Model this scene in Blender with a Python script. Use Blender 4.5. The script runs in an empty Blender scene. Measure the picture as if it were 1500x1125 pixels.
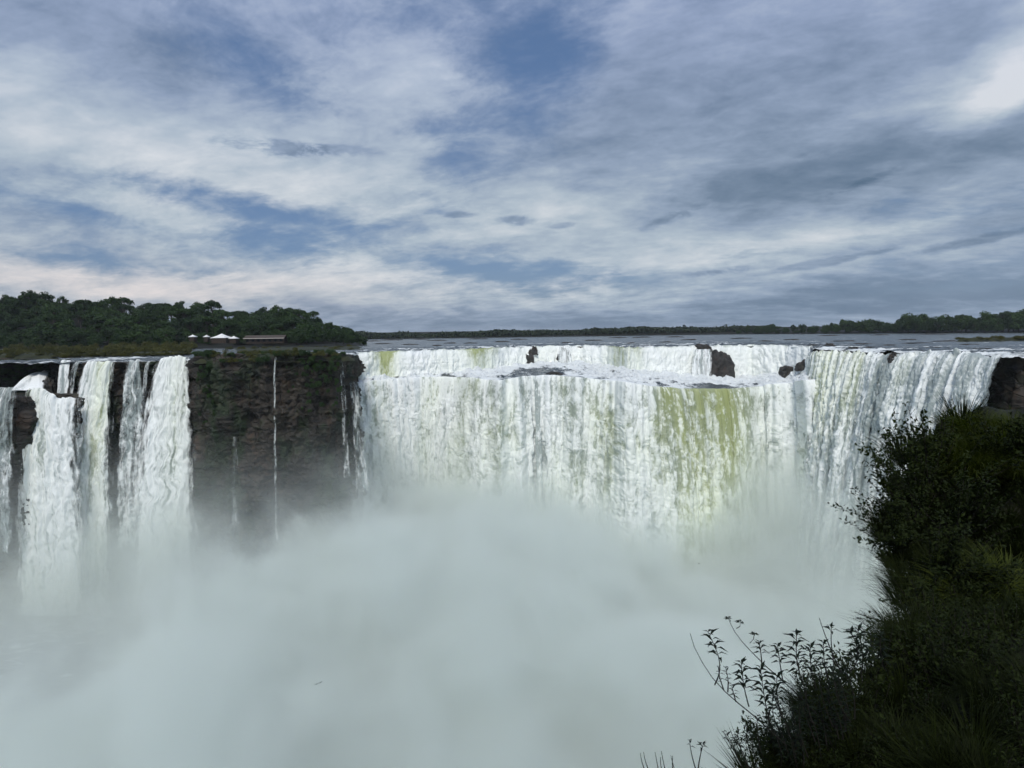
import bpy, math, random
import numpy as np
from mathutils import Vector, Matrix

# ------------------------------------------------------------------ camera, sky, sun, exposure
SC = bpy.context.scene
COL = SC.collection
rad = math.radians
F_PX, CX, CY = 833.33, 750.0, 562.5         # focal length and centre in the photograph's pixels
PITCH, ROLL, CAM_Z = rad(5.15), rad(0.8), 8.0

cam_data = bpy.data.cameras.new('camera')
cam_data.sensor_width = 36.0
cam_data.lens = 20.0
cam_data.clip_start = 0.1
cam_data.clip_end = 30000
cam = bpy.data.objects.new('camera', cam_data)
COL.objects.link(cam)
fw = Vector((0, math.cos(PITCH), -math.sin(PITCH)))
up0 = Vector((0, math.sin(PITCH), math.cos(PITCH)))
rt0 = Vector((1, 0, 0))
RT = rt0 * math.cos(ROLL) - up0 * math.sin(ROLL)
UP = up0 * math.cos(ROLL) + rt0 * math.sin(ROLL)
FW = fw
rot = Matrix((RT, UP, -FW)).transposed()
cam.matrix_world = Matrix.Translation((0, 0, CAM_Z)) @ rot.to_4x4()
SC.camera = cam

SUN_EL, SUN_AZ = 52.0, 190.0                 # azimuth clockwise from +Y (the view direction)
sun_data = bpy.data.lights.new('sun', 'SUN')
sun_data.energy = 2.3
sun_data.angle = rad(14.0)
sun_data.color = (1.0, 0.96, 0.9)
sun = bpy.data.objects.new('sun', sun_data)
COL.objects.link(sun)
sd = Vector((math.sin(rad(SUN_AZ)) * math.cos(rad(SUN_EL)), math.cos(rad(SUN_AZ)) * math.cos(rad(SUN_EL)), math.sin(rad(SUN_EL))))
sun.rotation_euler = sd.to_track_quat('Z', 'Y').to_euler()

SC.view_settings.view_transform = 'Standard'
SC.view_settings.look = 'None'
SC.view_settings.exposure = 0.0
SC.view_settings.gamma = 1.0
SC.view_settings.use_curve_mapping = False
cy = SC.cycles
cy.use_denoising = True
cy.use_adaptive_sampling = True
cy.adaptive_threshold = 0.05
cy.max_bounces = 6
cy.diffuse_bounces = 3
cy.glossy_bounces = 2
cy.transparent_max_bounces = 16
cy.volume_bounces = 4
cy.volume_step_rate = 0.2
cy.volume_max_steps = 128


def ray(px, py):
    u = (np.asarray(px, float) - CX) / F_PX
    v = (CY - np.asarray(py, float)) / F_PX
    u, v = np.broadcast_arrays(u, v)
    return np.stack([FW[k] + u * RT[k] + v * UP[k] for k in range(3)], -1)


def P(px, py, z):
    """point of the pixel's ray on the level z"""
    d = ray(px, py)
    t = (np.asarray(z, float) - CAM_Z) / d[..., 2]
    return d * t[..., None] + np.array([0, 0, CAM_Z])


def Q(px, py, y):
    """point of the pixel's ray at the distance y in front of the camera"""
    d = ray(px, py)
    t = np.asarray(y, float) / d[..., 1]
    return d * t[..., None] + np.array([0, 0, CAM_Z])


def sky_angles(px, py):
    d = ray(px, py)
    d = d / np.linalg.norm(d)
    return math.atan2(d[0], d[1]), math.asin(d[2])


class NT:
    """a small helper for node trees"""
    def __init__(s, tree):
        s.t = tree
        s.n = tree.nodes
        s.l = tree.links

    def new(s, kind, **kw):
        n = s.n.new(kind)
        for k, v in kw.items():
            setattr(n, k, v)
        return n

    def put(s, sock, v):
        if v is None:
            return
        if hasattr(v, 'is_linked') or isinstance(v, bpy.types.NodeSocket):
            s.l.new(v, sock)
        else:
            if sock.type == 'RGBA' and len(v) == 3:
                v = (*v, 1.0)
            sock.default_value = v

    def math(s, op, a, b=None, c=None, clamp=False):
        n = s.new('ShaderNodeMath', operation=op, use_clamp=clamp)
        for i, v in enumerate((a, b, c)):
            if v is not None:
                s.put(n.inputs[i], v)
        return n.outputs[0]

    def vmath(s, op, a, b=None):
        n = s.new('ShaderNodeVectorMath', operation=op)
        s.put(n.inputs[0], a)
        if b is not None:
            s.put(n.inputs[1], b)
        return n.outputs['Value'] if op in ('DOT_PRODUCT', 'LENGTH') else n.outputs[0]

    def mix(s, f, a, b, blend='MIX'):
        n = s.new('ShaderNodeMix', data_type='RGBA', blend_type=blend)
        s.put(n.inputs[0], f)
        s.put(n.inputs[6], a)
        s.put(n.inputs[7], b)
        return n.outputs[2]

    def noise(s, vec, scale, detail=4.0, rough=0.55, dist=0.0):
        n = s.new('ShaderNodeTexNoise')
        if vec is not None:
            s.put(n.inputs['Vector'], vec)
        n.inputs['Scale'].default_value = scale
        n.inputs['Detail'].default_value = detail
        n.inputs['Roughness'].default_value = rough
        n.inputs['Distortion'].default_value = dist
        return n.outputs[0]

    def ramp(s, f, lo, hi, a=0.0, b=1.0, smooth=True):
        n = s.new('ShaderNodeMapRange', interpolation_type='SMOOTHSTEP' if smooth else 'LINEAR')
        for i, v in enumerate((f, lo, hi, a, b)):
            s.put(n.inputs[i], v)
        return n.outputs[0]

    def mapping(s, vec, loc=(0, 0, 0), rot=(0, 0, 0), scale=(1, 1, 1), kind='POINT'):
        n = s.new('ShaderNodeMapping', vector_type=kind)
        s.put(n.inputs['Vector'], vec)
        n.inputs['Location'].default_value = loc
        n.inputs['Rotation'].default_value = rot
        n.inputs['Scale'].default_value = scale
        return n.outputs[0]


def build_world():
    w = bpy.data.worlds.new('World')
    SC.world = w
    w.use_nodes = True
    w.node_tree.nodes.clear()
    n = NT(w.node_tree)
    out = n.new('ShaderNodeOutputWorld')
    bg = n.new('ShaderNodeBackground')
    bg.inputs[1].default_value = 0.1
    n.l.new(bg.outputs[0], out.inputs[0])
    sky = n.new('ShaderNodeTexSky', sky_type='NISHITA', sun_disc=False)
    sky.sun_elevation = rad(SUN_EL)
    sky.sun_rotation = rad(SUN_AZ)
    sky.dust_density = 1.5
    gen = n.new('ShaderNodeTexCoord').outputs['Generated']
    sx = n.new('ShaderNodeSeparateXYZ')
    n.l.new(gen, sx.inputs[0])
    X, Y, Z = sx.outputs
    az = n.math('ARCTAN2', X, Y)
    el = n.math('ARCSINE', Z)
    # the cloud deck seen in perspective: directions projected on a level sheet overhead
    zz = n.math('ADD', n.math('MAXIMUM', Z, 0.0), 0.22)
    cx = n.new('ShaderNodeCombineXYZ')
    n.put(cx.inputs[0], n.math('DIVIDE', X, zz))
    n.put(cx.inputs[1], n.math('DIVIDE', Y, zz))
    deck = cx.outputs[0]
    deck_r = n.mapping(deck, (3.1, 1.7, 0), (0, 0, rad(24)), (1, 1, 1))
    broad = n.noise(n.mapping(deck_r, scale=(.8, 1.2, 1)), 1.1, 6, .55, .5)
    wisp = n.noise(n.mapping(deck_r, (5, 2, 0), scale=(.9, 1.7, 1)), 1.9, 10, .62, .7)
    fine = n.noise(n.mapping(deck_r, (9, 4, 0), scale=(1, 1.4, 1)), 6.5, 9, .66, .3)
    puff = n.noise(n.mapping(deck, (2, 7, 0), scale=(1, 1.5, 1)), 3.4, 9, .64, .2)
    # warped view angles for the large patches
    wn = n.new('ShaderNodeTexNoise')
    n.put(wn.inputs['Vector'], deck_r)
    wn.inputs['Scale'].default_value = 1.3
    wn.inputs['Detail'].default_value = 7
    wn.inputs['Roughness'].default_value = .6
    wv = n.vmath('SUBTRACT', wn.outputs['Color'], (.5, .5, .5))
    ca = n.new('ShaderNodeCombineXYZ')
    n.put(ca.inputs[0], az)
    n.put(ca.inputs[1], el)
    ang = n.vmath('ADD', ca.outputs[0], n.vmath('MULTIPLY', wv, (.26, .10, 0)))
    ang_s = n.vmath('ADD', ca.outputs[0], n.vmath('MULTIPLY', wv, (.07, .03, 0)))

    rag = n.noise(n.mapping(ca.outputs[0], (3, 1, 0), scale=(1, 2.4, 1)), 16.0, 8, .68, .4)

    def blob(x, y, sx_, sy_, r=0.0, soft=False):
        a, e = sky_angles(x, y)
        k = math.cos(a) / F_PX
        m = n.mapping(ang_s if soft else ang, (a, e, 0), (0, 0, rad(r)), (sx_ * k, sy_ * k, 1), 'TEXTURE')
        m = n.vmath('MULTIPLY', m, (1, 1, 0))
        g = n.math('EXPONENT', n.math('MULTIPLY', n.vmath('DOT_PRODUCT', m, m), -1.0))
        if soft == 2:                     # a ragged little cloud with a crisp edge
            g = n.ramp(n.math('MULTIPLY', g, n.math('MULTIPLY_ADD', n.math('SUBTRACT', rag, .5), 4.0, 1.0)), .30, 1.05)
        return g

    rag0 = n.noise(n.mapping(ang, (7, 2, 0), (0, 0, rad(-12)), (1, 2.2, 1)), 7.0, 10, .62, .3)

    def field(base, items):
        f = base
        for amp, args in items:
            f = n.math('MULTIPLY_ADD', blob(*args), amp, f)
        return f
    cover = n.math('MULTIPLY_ADD', n.math('SUBTRACT', broad, .5), .9, .95)
    cover = n.math('MULTIPLY_ADD', n.math('SUBTRACT', wisp, .5), .95, cover)
    cover = n.math('MULTIPLY_ADD', n.math('SUBTRACT', fine, .5), .55, cover)
    cover = n.math('MULTIPLY_ADD', n.math('SUBTRACT', rag0, .5), .8, cover)
    cover = field(cover, [
        (-.46, (800, 110, 85, 80)), (-.44, (350, 90, 110, 45, -25)), (-.28, (620, 10, 100, 35)), (-.3, (870, 60, 60, 40)),
        (-.40, (660, 235, 90, 60, 0)), (-.62, (330, 290, 190, 22, -10)), (-.50, (120, 300, 140, 22, -12)),
        (-.62, (400, 350, 80, 24, -6)), (-.5, (120, 385, 120, 16, 0)), (-.75, (740, 392, 120, 22, -6)),
        (-.35, (900, 410, 80, 14, -4)), (-.40, (1420, 425, 160, 30, 8)),
        (.45, (560, 110, 100, 70)), (.35, (150, 200, 200, 70)), (.4, (500, 250, 160, 40)),
        (.5, (1250, 220, 300, 70, 12)), (.4, (1150, 90, 250, 80)), (.4, (850, 330, 120, 40)),
    ])
    cover = n.ramp(cover, .30, 1.0)
    lum = n.math('MULTIPLY_ADD', n.math('SUBTRACT', wisp, .5), .50, .52)
    lum = n.math('MULTIPLY_ADD', n.math('SUBTRACT', puff, .5), .5, lum)
    lum = n.math('MULTIPLY_ADD', n.math('SUBTRACT', fine, .5), .34, lum)
    lum = n.math('MULTIPLY_ADD', n.math('SUBTRACT', rag0, .5), .42, lum)
    lum = n.math('MULTIPLY_ADD', n.math('SUBTRACT', broad, .5), .35, lum)
    lum = field(lum, [
        (.34, (230, 215, 330, 75, -8)), (.28, (570, 110, 120, 80)), (.35, (130, 420, 340, 50, -2)),
        (.30, (560, 405, 260, 36, -4)), (.30, (830, 325, 160, 40, 4)), (.32, (1000, 390, 260, 45, 6)),
        (.8, (1440, 135, 90, 36, 25)), (.25, (1300, 350, 160, 25, 6)), (.15, (480, 290, 220, 40)),
        (-.26, (1240, 240, 240, 42, 13)), (-.26, (1440, 215, 100, 50, 10)), (-.16, (1000, 300, 150, 18, 10)),
        (-.26, (1400, 340, 190, 16, 10)), (-.26, (1080, 395, 140, 12, 8)), (-.3, (1380, 430, 260, 28, 3)),
        (-.38, (400, 213, 85, 13, 0, 2)), (-.18, (500, 218, 60, 10, 0, 2)), (-.2, (1100, 372, 60, 6, 3, 2)), (-.2, (1060, 398, 70, 8, 5, 2)), (-.2, (1210, 385, 120, 7, 8, 2)), (-.2, (985, 318, 60, 9, 14, 2)), (-.22, (1430, 352, 130, 8, 9, 2)), (.3, (855, 411, 20, 6, 0, 2)), (-.2, (1260, 268, 60, 8, 15, 2)),
        (-.30, (760, 325, 36, 8, 0, 2)), (-.28, (680, 314, 26, 5, 0, 2)), (-.26, (815, 331, 26, 6, 0, 2)),
        (-.16, (100, 60, 200, 90)), (-.12, (1000, 180, 260, 90)), (-.22, (800, 470, 500, 22, 0)),
    ])
    cr = n.new('ShaderNodeValToRGB')
    n.put(cr.inputs[0], lum)
    e = cr.color_ramp.elements
    e[0].position = 0.0
    e[0].color = (.095, .155, .235, 1)
    e[1].position = 1.0
    e[1].color = (.66, .70, .74, 1)
    for p, c in ((.28, (.175, .243, .34)), (.5, (.285, .363, .48)), (.72, (.43, .51, .59))):
        q = e.new(p)
        q.color = (*c, 1)
    cloud = cr.outputs[0]
    # warm light low over the horizon at the left, bluish haze at the right
    glow = n.math('MULTIPLY', blob(180, 425, 460, 50, -2, True), .75)
    cloud = n.mix(n.math('MINIMUM', glow, 1.0), cloud, n.mix(1.0, cloud, (1.16, 1.0, .93), 'MULTIPLY'))
    top_tint = n.ramp(el, rad(10), rad(32))
    cloud = n.mix(n.math('MULTIPLY', top_tint, .9), cloud, n.mix(1.0, cloud, (1.04, 1.02, 1.15), 'MULTIPLY'))
    cloud10 = n.vmath('MULTIPLY', cloud, (10, 10, 10))
    hi = n.new('ShaderNodeMix', data_type='RGBA')
    skyc = n.mix(.65, sky.outputs[0], (0.9, 1.75, 3.6, 1))
    n.put(hi.inputs[0], cover)
    n.put(hi.inputs[6], skyc)
    n.put(hi.inputs[7], cloud10)
    below = n.ramp(Z, -.06, -.005)
    col = n.mix(below, (.9, 1.0, .95, 1), hi.outputs[2])
    n.l.new(col, bg.inputs[0])


build_world()

# ------------------------------------------------------------------ noise and mesh helpers
RNG = np.random.default_rng(7)
PERM = np.concatenate([RNG.permutation(512)] * 3)
GRAD = RNG.normal(size=(512, 3))
GRAD /= np.linalg.norm(GRAD, axis=1)[:, None]


def perlin(x, y, z=0.0):
    x, y, z = np.broadcast_arrays(np.asarray(x, float), np.asarray(y, float), np.asarray(z, float))
    xi, yi, zi = np.floor(x).astype(int), np.floor(y).astype(int), np.floor(z).astype(int)
    xf, yf, zf = x - xi, y - yi, z - zi
    xi, yi, zi = xi & 511, yi & 511, zi & 511
    u, v, w = (t * t * t * (t * (t * 6 - 15) + 10) for t in (xf, yf, zf))
    r = 0
    for a in (0, 1):
        for b in (0, 1):
            for c in (0, 1):
                g = GRAD[PERM[PERM[PERM[xi + a] + yi + b] + zi + c]]
                d = g[..., 0] * (xf - a) + g[..., 1] * (yf - b) + g[..., 2] * (zf - c)
                r = r + d * (u if a else 1 - u) * (v if b else 1 - v) * (w if c else 1 - w)
    return r * 1.6


def fbm(x, y, z=0.0, o=4, g=.5):
    r, a, f = 0, 1.0, 1.0
    for k in range(o):
        r = r + a * perlin(x * f + 17.3 * k, y * f + 5.1 * k, z * f + 3.7 * k)
        a *= g
        f *= 2.0
    return r


def billow(x, y, z=0.0, o=4, g=.5):
    r, a, f = 0, 1.0, 1.0
    for k in range(o):
        r = r + a * (np.abs(perlin(x * f + 11.3 * k, y * f + 7.7 * k, z * f + 2.9 * k)) * 2 - .5)
        a *= g
        f *= 2.0
    return r


def sstep(x, a, b):
    t = np.clip((x - a) / (b - a), 0, 1)
    return t * t * (3 - 2 * t)


def mesh_np(name, V, faces, mat=None, parent=None, smooth=True, attrs=None, link=True):
    """faces: (n, k) array of one polygon size"""
    V = np.asarray(V, np.float32).reshape(-1, 3)
    faces = np.asarray(faces, np.int32)
    me = bpy.data.meshes.new(name)
    k = faces.shape[1]
    me.vertices.add(len(V))
    me.vertices.foreach_set('co', V.ravel())
    me.loops.add(faces.size)
    me.loops.foreach_set('vertex_index', faces.ravel())
    me.polygons.add(len(faces))
    me.polygons.foreach_set('loop_start', np.arange(0, faces.size, k, dtype=np.int32))
    me.polygons.foreach_set('loop_total', np.full(len(faces), k, np.int32))
    me.polygons.foreach_set('use_smooth', np.full(len(faces), smooth, bool))
    for an, av in (attrs or {}).items():
        a = me.attributes.new(an, 'FLOAT', 'POINT')
        a.data.foreach_set('value', np.asarray(av, np.float32).ravel())
    me.update(calc_edges=True)
    me.validate()
    if mat:
        me.materials.append(mat)
    o = bpy.data.objects.new(name, me)
    if link:
        COL.objects.link(o)
    if parent is not None:
        o.parent = parent
    return o


def grid_faces(nu, nv):
    """vertices stored [v][u]"""
    i = np.arange(nu * nv).reshape(nv, nu)
    return np.stack([i[:-1, :-1], i[:-1, 1:], i[1:, 1:], i[1:, :-1]], -1).reshape(-1, 4)


def tube(path, radii, seg=6):
    path = np.asarray(path, float)
    n = len(path)
    tan = np.gradient(path, axis=0)
    tan /= np.linalg.norm(tan, axis=1)[:, None] + 1e-9
    ref = np.where(np.abs(tan[:, 2:3]) > .9, np.array([[1., 0, 0]]), np.array([[0, 0, 1.]]))
    a = np.cross(tan, ref)
    a /= np.linalg.norm(a, axis=1)[:, None] + 1e-9
    b = np.cross(tan, a)
    th = np.linspace(0, 2 * np.pi, seg, endpoint=False)
    r = np.broadcast_to(np.asarray(radii, float), (n,))
    V = path[:, None] + r[:, None, None] * (np.cos(th)[None, :, None] * a[:, None] + np.sin(th)[None, :, None] * b[:, None])
    i = np.arange(n * seg).reshape(n, seg)
    j = np.roll(i, -1, 1)
    F = np.stack([i[:-1], j[:-1], j[1:], i[1:]], -1).reshape(-1, 4)
    return V.reshape(-1, 3), F


class Acc:
    def __init__(s):
        s.V, s.F, s.n, s.A = [], [], 0, []

    def add(s, V, F, a=0.0):
        V = np.asarray(V, float).reshape(-1, 3)
        s.V.append(V)
        s.F.append(np.asarray(F, int) + s.n)
        s.A.append(np.broadcast_to(np.asarray(a, float), (len(V),)))
        s.n += len(V)

    def build(s, name, mat, parent=None, smooth=True, link=True):
        return mesh_np(name, np.concatenate(s.V), np.concatenate(s.F), mat, parent, smooth, {'tint': np.concatenate(s.A)}, link)


def tag(o, label=None, cat=None, group=None, kind=None):
    for k, v in (('label', label), ('category', cat), ('group', group), ('kind', kind)):
        if v:
            o[k] = v
    return o


def empty(name, loc=(0, 0, 0), rz=0.0, s=1.0):
    o = bpy.data.objects.new(name, None)
    COL.objects.link(o)
    o.location = [float(t) for t in loc]
    o.rotation_euler = (0, 0, rz)
    o.scale = (s, s, s)
    return o


def dup(root, loc, rz=0.0, s=(1, 1, 1), label=None, group=None, tilt=(0, 0)):
    r = root.copy()
    COL.objects.link(r)
    r.location = [float(t) for t in loc]
    r.rotation_euler = (tilt[0], tilt[1], rz)
    r.scale = s
    if label:
        r['label'] = label
    if group:
        r['group'] = group
    for ch in list(root.children):
        c = ch.copy()
        COL.objects.link(c)
        c.parent = r
    return r


# ------------------------------------------------------------------ materials
def material(name):
    m = bpy.data.materials.new(name)
    m.use_nodes = True
    m.node_tree.nodes.clear()
    n = NT(m.node_tree)
    out = n.new('ShaderNodeOutputMaterial')
    return m, n, out


def principled(n, out, color, rough=.7, spec=.3, bump=None, bump_s=.4, bump_d=.1):
    b = n.new('ShaderNodeBsdfPrincipled')
    n.put(b.inputs['Base Color'], color)
    n.put(b.inputs['Roughness'], rough)
    b.inputs['Specular IOR Level'].default_value = spec
    if bump is not None:
        bm = n.new('ShaderNodeBump')
        bm.inputs['Strength'].default_value = bump_s
        bm.inputs['Distance'].default_value = bump_d
        n.put(bm.inputs['Height'], bump)
        n.l.new(bm.outputs[0], b.inputs['Normal'])
    if out is not None:
        n.l.new(b.outputs[0], out.inputs[0])
    return b


def attr(n, name):
    return n.new('ShaderNodeAttribute', attribute_name=name).outputs['Fac']


def mat_falls(name='falling_water', veil=False):
    """white foam, green clear water where the sheet is smooth, wet rock where it is thin"""
    m, n, out = material(name)
    foam, green, thin = attr(n, 'foam'), attr(n, 'green'), attr(n, 'thin')
    uv = n.new('ShaderNodeCombineXYZ')
    n.put(uv.inputs[0], attr(n, 'across'))
    n.put(uv.inputs[1], attr(n, 'down'))
    v = uv.outputs[0]
    streak = n.noise(n.mapping(v, scale=(1.5, .16, 1)), 1.0, 6, .62, .4)
    speck = n.noise(n.mapping(v, (3, 8, 0), scale=(1, .6, 1)), 1.4, 6, .66, .9)
    f = n.math('MULTIPLY_ADD', n.math('SUBTRACT', streak, .5), .55, foam)
    f = n.math('MULTIPLY_ADD', n.math('SUBTRACT', speck, .5), 1.1, f)
    white = n.ramp(f, .18, .80)
    tint = n.mix(n.math('MULTIPLY', green, .55, clamp=True), (.86, .89, .875), (.80, .86, .64))
    clear = n.mix(green, (.36, .41, .40), (.36, .40, .175))
    c = n.mix(white, clear, tint)
    b = principled(n, None, c, n.ramp(white, 0, 1, .25, .75), .35, n.math('ADD', streak, speck), .35, .3)
    if veil:
        a = n.math('MULTIPLY_ADD', n.math('SUBTRACT', streak, .5), 1.9, thin)
        a = n.math('MULTIPLY_ADD', n.math('SUBTRACT', speck, .5), .6, a)
        a = n.ramp(a, .05, .95)
        t = n.new('ShaderNodeBsdfTransparent')
        mx = n.new('ShaderNodeMixShader')
        n.put(mx.inputs[0], a)
        n.l.new(t.outputs[0], mx.inputs[1])
        n.l.new(b.outputs[0], mx.inputs[2])
        n.l.new(mx.outputs[0], out.inputs[0])
    else:
        n.l.new(b.outputs[0], out.inputs[0])
    return m


def mat_river():
    m, n, out = material('river_water')
    co = n.new('ShaderNodeTexCoord').outputs['Object']
    foam = attr(n, 'foam')
    rip = n.noise(n.mapping(co, scale=(.22, .6, 1)), 1.0, 6, .6, .4)
    rip2 = n.noise(n.mapping(co, scale=(.05, .12, 1)), 1.0, 6, .62, .6)
    f = n.math('MULTIPLY_ADD', n.math('SUBTRACT', rip, .5), 1.3, foam)
    f = n.math('MULTIPLY_ADD', n.math('SUBTRACT', rip2, .5), .9, f)
    white = n.ramp(f, .34, .72)
    base = n.mix(n.ramp(rip2, .35, .65), (.035, .048, .05), (.075, .085, .08))
    c = n.mix(white, base, (.80, .84, .83))
    principled(n, out, c, n.ramp(white, 0, 1, .22, .8), .5, n.math('ADD', rip, n.math('MULTIPLY', rip2, 3.0)), .9, .6)
    return m


def mat_rock(name, dark, mid, warm, moss, scale=.12, moss_amt=.5, wet=.5):
    m, n, out = material(name)
    co = n.new('ShaderNodeTexCoord').outputs['Object']
    a = n.noise(n.mapping(co, scale=(1, 1, 1.6)), scale, 9, .62, .5)
    b = n.noise(n.mapping(co, (4, 4, 4), scale=(1, 1, .35)), scale * 2.2, 7, .6, .4)
    cr = n.new('ShaderNodeTexVoronoi', feature='DISTANCE_TO_EDGE')
    n.put(cr.inputs['Vector'], n.mapping(co, scale=(1, 1, 1.5)))
    cr.inputs['Scale'].default_value = scale * 2.4
    c = n.mix(n.ramp(a, .35, .65), dark, mid)
    c = n.mix(n.math('MULTIPLY', n.ramp(b, .52, .68), .8), c, warm)
    pale = n.noise(n.mapping(co, (9, 1, 5), scale=(1, 1, 1.4)), scale * 6, 6, .6)
    c = n.mix(n.math('MULTIPLY', n.ramp(pale, .66, .74), .45), c, (.22, .20, .16))
    ms = n.noise(n.mapping(co, (1, 7, 2), scale=(1, 1, .5)), scale * 1.1, 7, .62)
    c = n.mix(n.math('MULTIPLY', n.ramp(ms, .46, .60), moss_amt), c, moss)
    c = n.mix(n.ramp(cr.outputs[0], 0, .03, .25, 0), c, (.008, .008, .007))
    wetv = n.noise(n.mapping(co, (3, 3, 0), scale=(.5, .5, .03)), 1.0, 5, .6)
    c = n.mix(n.math('MULTIPLY', n.ramp(wetv, .5, .7), .65), c, (.010, .010, .009))
    h = n.math('ADD', a, n.math('MULTIPLY', n.ramp(cr.outputs[0], 0, .08), .35))
    principled(n, out, c, 1 - wet * .6, .4, h, .9, 1.2)
    return m


def mat_leaf(name, dark, light, trans=.25, rnd=.35, gloss=.45, spec=.25):
    m, n, out = material(name)
    t = attr(n, 'tint')
    oi = n.new('ShaderNodeObjectInfo').outputs['Random']
    f = n.math('ADD', n.math('MULTIPLY', t, 1 - rnd), n.math('MULTIPLY', oi, rnd), clamp=True)
    c = n.mix(f, dark, light)
    b = principled(n, None, c, gloss, spec)
    tr = n.new('ShaderNodeBsdfTranslucent')
    n.put(tr.inputs[0], n.mix(1.0, c, (1.1, 1.25, .5), 'MULTIPLY'))
    mx = n.new('ShaderNodeMixShader')
    mx.inputs[0].default_value = trans
    n.l.new(b.outputs[0], mx.inputs[1])
    n.l.new(tr.outputs[0], mx.inputs[2])
    n.l.new(mx.outputs[0], out.inputs[0])
    return m


def mat_plain(name, c1, c2, scale=2.0, rough=.8, bump=.3):
    m, n, out = material(name)
    co = n.new('ShaderNodeTexCoord').outputs['Object']
    a = n.noise(co, scale, 6, .6)
    principled(n, out, n.mix(n.ramp(a, .35, .65), c1, c2), rough, .3, a, bump, .1)
    return m


M_FALL = mat_falls()
M_VEIL = mat_falls('thin_falling_water', True)
M_RIVER = mat_river()
M_CLIFF = mat_rock('basalt_cliff', (.013, .011, .009), (.044, .036, .027), (.056, .033, .019), (.014, .030, .009), .09, .85)
M_WETROCK = mat_rock('wet_basalt', (.022, .021, .020), (.075, .07, .064), (.07, .045, .034), (.02, .03, .012), .3, .2, .8)
M_SOIL = mat_plain('dark_soil', (.004, .005, .003), (.010, .011, .005), 1.5)
M_SCRUBSOIL = mat_plain('scrub_soil', (.016, .021, .009), (.034, .038, .015), .25)
M_BARK = mat_plain('bark', (.03, .025, .02), (.08, .07, .055), 6.0)
M_TREE = mat_leaf('forest_leaves', (.007, .020, .008), (.044, .085, .022), .12, .5, .8)
M_FAR = mat_leaf('far_leaves', (.016, .028, .018), (.036, .054, .028), .1, .1, .8)
M_SCRUB = mat_leaf('scrub_leaves', (.028, .034, .010), (.115, .115, .030), .15, .5, .7)
M_SHRUB = mat_leaf('shrub_leaves', (.004, .008, .003), (.026, .038, .007), .2, .3, .6, .10)
M_LITGRASS = mat_leaf('lit_grass_blades', (.016, .024, .004), (.078, .098, .015), .3, .3, .6, .12)  # lit version of the grass: light from above painted into the blade colour
M_GRASS = mat_leaf('grass_blades', (.004, .007, .002), (.020, .028, .005), .25, .3, .6, .08)
M_STEM = mat_plain('stem_bark', (.007, .006, .005), (.016, .014, .010), 20.0)
M_DARKLEAF = mat_leaf('dark_leaves', (.004, .008, .005), (.011, .018, .008), .08, .3, .6, .10)
M_ROOF = mat_plain('white_canvas', (.78, .78, .76), (.84, .84, .82), 1.0)
M_ROOFBROWN = mat_plain('brown_roof', (.05, .042, .036), (.085, .07, .058), 2.0)
M_FASCIA = mat_plain('pale_fascia', (.50, .46, .42), (.58, .54, .5), 2.0)
M_TIMBER = mat_plain('dark_timber', (.035, .026, .02), (.06, .045, .035), 2.0)
M_GLASS = mat_plain('dark_window', (.012, .014, .016), (.02, .022, .025), 2.0, .15)
M_BIRD = mat_plain('dark_feathers', (.012, .012, .014), (.03, .03, .032), 20.0)

# ------------------------------------------------------------------ the river and the lip it falls over
LEFT_Y = 212.0
LIP = np.array([   # photograph column, row of the lip, level z
    (525, 515), (560, 513.5), (600, 512.5), (650, 511), (700, 509.5), (740, 507.5), (790, 506), (850, 505), (890, 505.5),
    (920, 508), (950, 507), (1000, 506), (1050, 505), (1100, 504), (1150, 504.5), (1186, 506)], float)
RLIP = np.array([(1196, 513), (1230, 514), (1262, 514), (1290, 516), (1310, 518), (1340, 516), (1380, 515), (1410, 514.5), (1440, 517), (1476, 521)], float)
lipP = P(LIP[:, 0], LIP[:, 1], 0.0)
rlipP = Q(RLIP[:, 0], RLIP[:, 1], np.interp(RLIP[:, 0], [1196, 1240, 1310, 1410, 1476], [246., 226., 201., 177., 163.]))


def lip_y(px):
    xs = np.concatenate([[-600, 283, 290, 518], LIP[:, 0], RLIP[:, 0], [2400]])
    ys = np.concatenate([[LEFT_Y, LEFT_Y, 226, 240], lipP[:, 1], rlipP[:, 1], [rlipP[-1, 1]]])
    return np.interp(px, xs, ys)


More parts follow.
